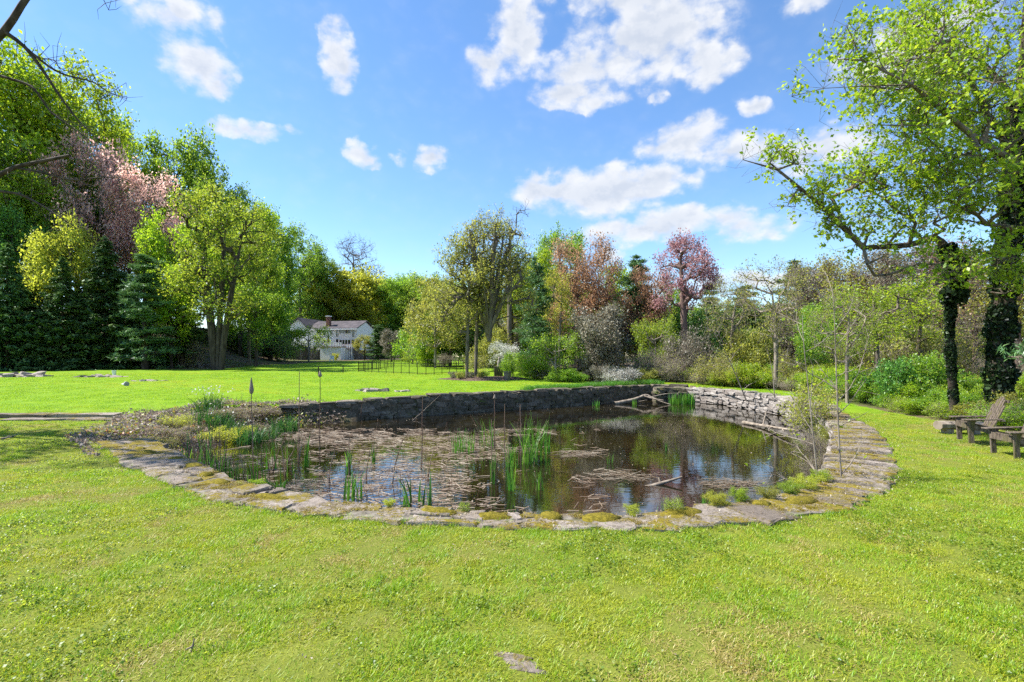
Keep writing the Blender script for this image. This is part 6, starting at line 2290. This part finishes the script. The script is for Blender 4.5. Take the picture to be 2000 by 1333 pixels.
# pads of matted litter showing above the water at three places
for (px, py, w, lab) in ((1130, 888, .75, 'pale floating mat of dead stems in the middle of the open water'), (1425, 948, .7, 'pale floating mat of dead stems in the blue reflection'), (1210, 930, .9, 'brown floating mat of dead stems near the half-sunk log')):
    X, Y = G(px, py, WATER_Z)
    e = empty('floating_mat', (X, Y, WATER_Z))
    tag(e, lab, 'plant litter')
    nn_ = 110
    a = rl.normal(.2, .6, nn_)
    c0 = np.stack([rl.normal(0, w * .42, nn_), rl.normal(0, w * .3, nn_), rl.uniform(.004, .05, nn_)], 1)
    L = rl.uniform(.1, .45, nn_)[:, None]
    d = np.stack([np.cos(a), np.sin(a), rl.normal(0, .06, nn_)], 1)
    link('stems', np_mesh('stems', *tubes(c0 - d * L / 2, c0 + d * L / 2, np.full(nn_, .005), np.full(nn_, .004), 3), rnd=np.repeat(rl.random(nn_), 3)), M['blade_dry'], e)


def dead_branch(label, pts, r0, side, mat='dead_wood'):
    base = Vector(pts[0])
    e = empty('fallen_branch', base)
    tag(e, label, 'branch', 'dead branches in the pond')
    pl = catmull([np.array(p) - np.array(pts[0]) for p in pts], 4)
    rr_ = np.linspace(r0, r0 * .35, len(pl)) * rl.uniform(.85, 1.15, len(pl))
    parts = [tubes(pl[:-1], pl[1:], rr_[:-1], rr_[1:], 7)]
    for (u, d, L) in side:
        p0 = pl[int(u * (len(pl) - 1))]
        q = catmull([p0, p0 + np.array(d) * L * .5 + rl.normal(0, .04, 3), p0 + np.array(d) * L], 3)
        q_r = np.linspace(r0 * .5, r0 * .15, len(q))
        parts.append(tubes(q[:-1], q[1:], q_r[:-1], q_r[1:], 5))
    link('branch', np_mesh('branch', *join(parts), smooth=True), M[mat], e)


def W3(px, py, z):
    X, Y = G(px, py, z)
    return (X, Y, z)


dead_branch('pale forked dead branch in the water below the far corner', [W3(1200, 789, -.58), W3(1235, 782, -.42), W3(1262, 772, -.15), W3(1272, 778, -.3)], .11, [(.6, (.5, -.6, -.1), 1.6), (.85, (.6, -.5, -.25), 1.5), (.3, (.7, .2, .02), 1.6), (.95, (.9, .3, .1), 2.0)])
dead_branch('half-sunk grey log pointing up in the open water', [W3(1255, 955, -.66), W3(1290, 945, -.58), W3(1332, 932, -.46)], .055, [(.5, (.3, .3, .1), .2)])
dead_branch('long pale dead branch lying along the foot of the curved wall', [W3(1452, 826, -.56), W3(1490, 832, -.52), W3(1530, 838, -.42), W3(1562, 842, -.35)], .075, [(.55, (-.5, -.6, -.1), .7), (.4, (.4, .5, .6), .8), (.7, (-.3, -.7, -.05), .5)])
dead_branch('thin pale stick slanting up against the curved wall', [W3(1505, 822, -.56), W3(1492, 810, -.3), W3(1484, 806, -.2)], .035, [(.5, (.2, .1, .2), .3)])
dead_branch('thin pale twig leaning over the dark wall', [W3(805, 822, -.6), W3(830, 800, -.25), W3(862, 770, .55)], .014, [(.6, (.3, 0, .5), .5)])
dead_branch('bare curved twig arching over the water beside the saplings', [W3(1612, 955, -.6), W3(1580, 905, -.2), W3(1545, 885, -.05), W3(1560, 882, .0)], .012, [(.5, (-.6, .1, .3), .5), (.7, (.3, 0, .7), .35)])
st_ = MB()
dead_branch('pale stick standing in the grass at the lower left', [(-2.07, 3.30, -.02), (-2.065, 3.31, .03), (-2.06, 3.32, .075)], .011, [(.5, (0, .1, .1), .02)])
dead_branch('pale stick lying on the grass by the stone kerbs', [W3(2, 858, .03), W3(15, 855, .04), W3(30, 851, .03)], .03, [(.5, (.3, .1, .0), .2)])

# ------------------------------------------------------------------ planted bank on the left and weeds on the coping
def bank_z(x, y):
    j, i_ = int(np.argmin(np.abs(gy - y))), int(np.argmin(np.abs(gx - x)))
    return float(GZ[j, i_])


def bank_clump(label, x, y, h, n, w, lean, flowers=0, mat='blade_dark'):
    e = empty('daylily', (x, y, bank_z(x, y)))
    tag(e, label, 'plant', 'strap-leaved plants on the left bank')
    V, F, rn = strips(n, .42, h * .6, h, w, rr6, lean)
    link('leaves', np_mesh('leaves', V, F, rnd=rn), M[mat], e)
    if flowers:
        c = np.stack([rr6.normal(0, .35, flowers), rr6.normal(0, .3, flowers), rr6.uniform(h * .8, h * 1.15, flowers)], 1)
        V, F = leaf_quads(c, .07, rr6)
        link('flowers', np_mesh('flowers', V, F, rnd=rr6.random(flowers)), M['bloom_white'], e)


for (px, Y, h, n, fl, lab) in [(410, 18.0, .85, 170, 60, 'dark strap-leaved clump with white flowers at the top of the bank'), (432, 16.6, .75, 120, 10, 'green strap-leaved clump below the white flowered one'),
                               (452, 15.8, .8, 130, 6, 'dark drooping strap-leaved clump in the middle of the bank'), (488, 15.0, .85, 190, 8, 'largest dark strap-leaved clump, behind the first cattail'),
                               (515, 15.6, .75, 130, 0, 'dark strap-leaved clump right of the largest one'), (556, 17.2, .85, 170, 0, 'upright green strap-leaved clump beside the end of the dark wall'), (395, 16.8, .6, 70, 4, 'small strap-leaved clump at the left of the planted group')]:
    X = (px - 1000) / 1000 * Y
    bank_clump(lab, X, Y, h, n, .028, .75, fl)
# matted brown and yellow ground cover over the bank
rbk = np.random.default_rng(50)
n = 26000
X = rbk.uniform(-12.6, -6.4, n)
Y = rbk.uniform(9.8, 20.0, n)
sd_ = poly_sd(OUTER, X, Y)
xi = np.clip(np.searchsorted(gx, X), 0, len(gx) - 1)
yi = np.clip(np.searchsorted(gy, Y), 0, len(gy) - 1)
Z = GZ[yi, xi]
k = (sd_ < .35) & (Z > WATER_Z - .08) & (poly_sd(np.array(rim_pts(1.0)[:60] + rim_pts(-.1)[:60][::-1]), X, Y) > .12)
P_ = np.stack([X, Y, Z + np.abs(rbk.normal(0, .095, n)) * (.6 + .6 * np.sin(X * 2.1) * np.sin(Y * 1.7)) + .02], 1)[k]
V, F = leaf_quads(P_, .085, rbk, upbias=.6)
v = np.clip(vnoise(P_[:, 0], P_[:, 1], 1.4, 51) * .14 + rbk.normal(.47, .23, len(P_)), 0, 1)
o = link('bank_ground_cover', np_mesh('bank_ground_cover', V, F, rnd=v), M['bank_mix'])
tag(o, 'matted brown and yellow-green ground cover on the left bank', 'ground cover', kind='stuff')
c0 = P_[rbk.integers(0, len(P_), 1500)]
d = unit(rbk.normal(0, 1, (1500, 3)) * np.array([1, 1, .5]))
o = link('bank_twigs', np_mesh('bank_twigs', *tubes(c0, c0 + d * rbk.uniform(.15, .5, (1500, 1)), np.full(1500, .005), np.full(1500, .003), 3), rnd=np.repeat(rbk.random(1500), 3)), M['blade_dry'])
tag(o, 'tangle of dead stems over the left bank', 'twigs', kind='stuff')
# low shrubs on the bank
for i, (x, y, h, w, lf, lab) in enumerate([(-9.2, 13.8, .45, 1.1, 'bank_mix', 'yellow and brown low shrub nearest the left end of the coping'), (-10.2, 15.6, .42, 1.1, 'leaf_yellow', 'yellow-green low shrub beside the stone kerbs'),
                                           (-9.8, 17.4, .45, 1.4, 'bank_mix', 'brown twiggy low shrub at the top of the bank'), (-8.6, 12.4, .45, 1.0, 'leaf_olive', 'small olive shrub at the left end of the reeds'), (-8.4, 15.2, .5, 1.4, 'leaf_yellow', 'pale yellow-green mound below the strap-leaved plants'), (-9.3, 18.8, .4, 1.6, 'bank_mix', 'brown low shrub under the lawn edge by the dark wall')]):
    plant('bush_b' if i % 2 else 'bush_c', 'bank_shrub', lab, 'shrub', (x, y, bank_z(x, y)), h, w, i, 'low shrubs on the left bank', 'stems', lf)


def weed(label, s, f, h, w, lf, key='bush_c'):
    p, nl = RIM.at(s), RIM.left(s)
    q = p[:2] + nl * p[2] * f
    plant(key, 'weed', label, 'weed', (q[0], q[1], .02), h, w, s, 'weeds on the coping', 'stems', lf)


for (s, f, h, w, lf, key, lab) in [(12.3, .95, .28, .34, 'leaf_yellow', 'bush_c', 'yellow-green weed leftmost of those on the near coping'), (12.9, .9, .40, .5, 'leaf_fresh', 'bush_b', 'green weed with grassy stems on the near coping'),
                                   (13.6, .95, .36, .6, 'leaf_yellow', 'bush_c', 'yellow leaved bramble on the near coping'), (14.6, .95, .34, .6, 'leaf_olive', 'bush_c', 'olive leaved bramble left of the right bend'), (15.2, .92, .34, .6, 'leaf_spring', 'bush_c', 'fresh leaved bramble at the start of the right bend'),
                                   (15.7, .85, .42, .8, 'leaf_yellow', 'bush_c', 'bushy yellow-green weed at the foot of the shorter sapling'), (16.4, .85, .36, .6, 'leaf_lime', 'bush_c', 'lime green weed at the foot of the taller sapling'), (9.2, 1.0, .22, .3, 'leaf_yellow', 'bush_c', 'tiny yellow weed beside the iris'),
                                   (10.2, 1.0, .26, .3, 'leaf_fresh', 'bush_b', 'tiny green weed right of the iris'), (6.6, 1.0, .22, .4, 'leaf_lime', 'bush_c', 'light green weed at the waterside near the first cattail'), (14.0, 1.0, .4, .45, 'leaf_lime', 'bush_c', 'light green bramble shoot over the water')]:
    weed(lab, s, f, h * .5, w * .55, lf, key)
# moss cushions on the near coping
M['moss'] = rough_mat('moss', (.10, .085, .008), (.23, .185, .02), 30, 1, .9)
for i, s in enumerate([1.6, 2.2, 3.4, 4.3, 5.2, 5.9, 7.4, 9.9, 10.6, 11.3, 11.9, 13.0, 14.2, 14.9]):
    p, nl = RIM.at(s), RIM.left(s)
    q = p[:2] + nl * p[2] * rbk.uniform(.5, .9)
    V, F = [(0, 0, .05)], []
    a0, b0 = rbk.uniform(.12, .34), rbk.uniform(.07, .16)
    for k_, (f_, zz) in enumerate(((.55, .038), (.9, .012), (1.05, -.04))):
        for j in range(14):
            a_ = j * 2 * math.pi / 14
            qq = f_ * rbk.uniform(.8, 1.2)
            V.append((math.cos(a_) * a0 * qq, math.sin(a_) * b0 * qq, zz + rbk.normal(0, .005)))
    F += [(0, 1 + j, 1 + (j + 1) % 14) for j in range(14)]
    for k_ in range(2):
        F += [(1 + 14 * k_ + j, 15 + 14 * k_ + j, 15 + 14 * k_ + (j + 1) % 14, 1 + 14 * k_ + (j + 1) % 14) for j in range(14)]
    tn = RIM.tan(s)
    o = MB().raw(V, F).build('moss', M['moss'], cop, smooth=True, loc=(q[0], q[1] - 5.6, .04))
    o.rotation_euler = (0, 0, math.atan2(tn[1], tn[0]))
# a strip of lush green along the top of the far wall
n = 420
ss = rbk.uniform(11, 20.5, n)
gp = []
for s in ss:
    p, nl = FARW.at(s), FARW.left(s)
    q = p[:2] + nl * rbk.uniform(.5, 1.3)
    gp.append((q[0], q[1], float(ground_z(*q)) - .02))
scatter_grass('wall_top_grass', 'strip of long lush grass along the top of the far wall', np.array(gp), rbk.uniform(.8, 1.6, n), np.zeros(n, int), [tuft('grass_tuft', 'blade_green', 9, n=50, rad=.16, h0=.1, h1=.26, w=.012, lean=.9)])

# moss cushions and dry crumbs spread over the coping
n = 5200
sm = rbk.uniform(0, RIM.L * .78, n)
fm = rbk.uniform(.02, .98, n)
mp = np.array([np.append(RIM.at(a_)[:2] + RIM.left(a_) * RIM.at(a_)[2] * b_, .045) for a_, b_ in zip(sm, fm)])
keep = vnoise(mp[:, 0], mp[:, 1], 4.2, 71) * .6 + vnoise(mp[:, 0], mp[:, 1], 11, 72) * .5 + .25 * (fm - .4) > .32
mp = mp[keep]
scatter_grass('coping_moss', 'olive and ochre moss spread in patches over the coping', mp, rbk.uniform(.5, 1.2, len(mp)), np.zeros(len(mp), int), [tuft('moss_tuft', 'moss_blade', 10, n=60, rad=.055, h0=.008, h1=.022, w=.006, lean=1.4)])
n = 5000
sm = rbk.uniform(0, RIM.L * .8, n)
fm = rbk.normal(.35, .45, n)
cp = np.array([np.append(RIM.at(a_)[:2] + RIM.left(a_) * RIM.at(a_)[2] * np.clip(b_, -.35, 1), .062) for a_, b_ in zip(sm, fm)])
cp = cp[vnoise(cp[:, 0], cp[:, 1], 3, 74) + rbk.normal(0, .5, n) > 0]
V, F = leaf_quads(cp, .032, rbk, upbias=4, aspect=.4)
o = link('coping_litter', np_mesh('coping_litter', V, F, rnd=rbk.random(len(F))), M['blade_dry'])
tag(o, 'dry leaf crumbs and grass clippings strewn on the coping', 'leaf litter', kind='stuff')

# stubble of thin dead reed stems standing all over the left half of the pond
n = 420
pxs = rbk.normal(700, 190, n)
pys = 698 + 1 / rbk.uniform(1 / 285, 1 / 140, n)
Yd = (CAM_H - WATER_Z) * 1000 / (pys - 698)
Xd = (pxs - 1000) / 1000 * Yd
k = (poly_sd(wp, Xd, Yd) < -.3) & (vnoise(Xd, Yd, 1.6, 91) + rbk.normal(0, .5, n) > -.1)
c0 = np.stack([Xd, Yd, np.full(n, WATER_Z - .05)], 1)[k]
m_ = len(c0)
hh = rbk.uniform(.12, .62, (m_, 1)) ** 1.15
tilt = rbk.normal(0, .22, (m_, 3))
tilt[:, 2] = 1
c1 = c0 + tilt * hh
c2 = c1 + np.where(rbk.random((m_, 1)) < .35, rbk.normal(0, .16, (m_, 3)) * np.array([1, 1, .5]), tilt * .02)
V, F = tubes(np.concatenate([c0, c1]), np.concatenate([c1, c2]), np.full(2 * m_, .0045), np.full(2 * m_, .0035), 3)
o = link('reed_stubble', np_mesh('reed_stubble', V, F, rnd=np.repeat(rbk.random(2 * m_), 3)), M['reed_brown'])
tag(o, 'thin broken reed stems standing all over the left half of the pond', 'reed stubble', kind='stuff')
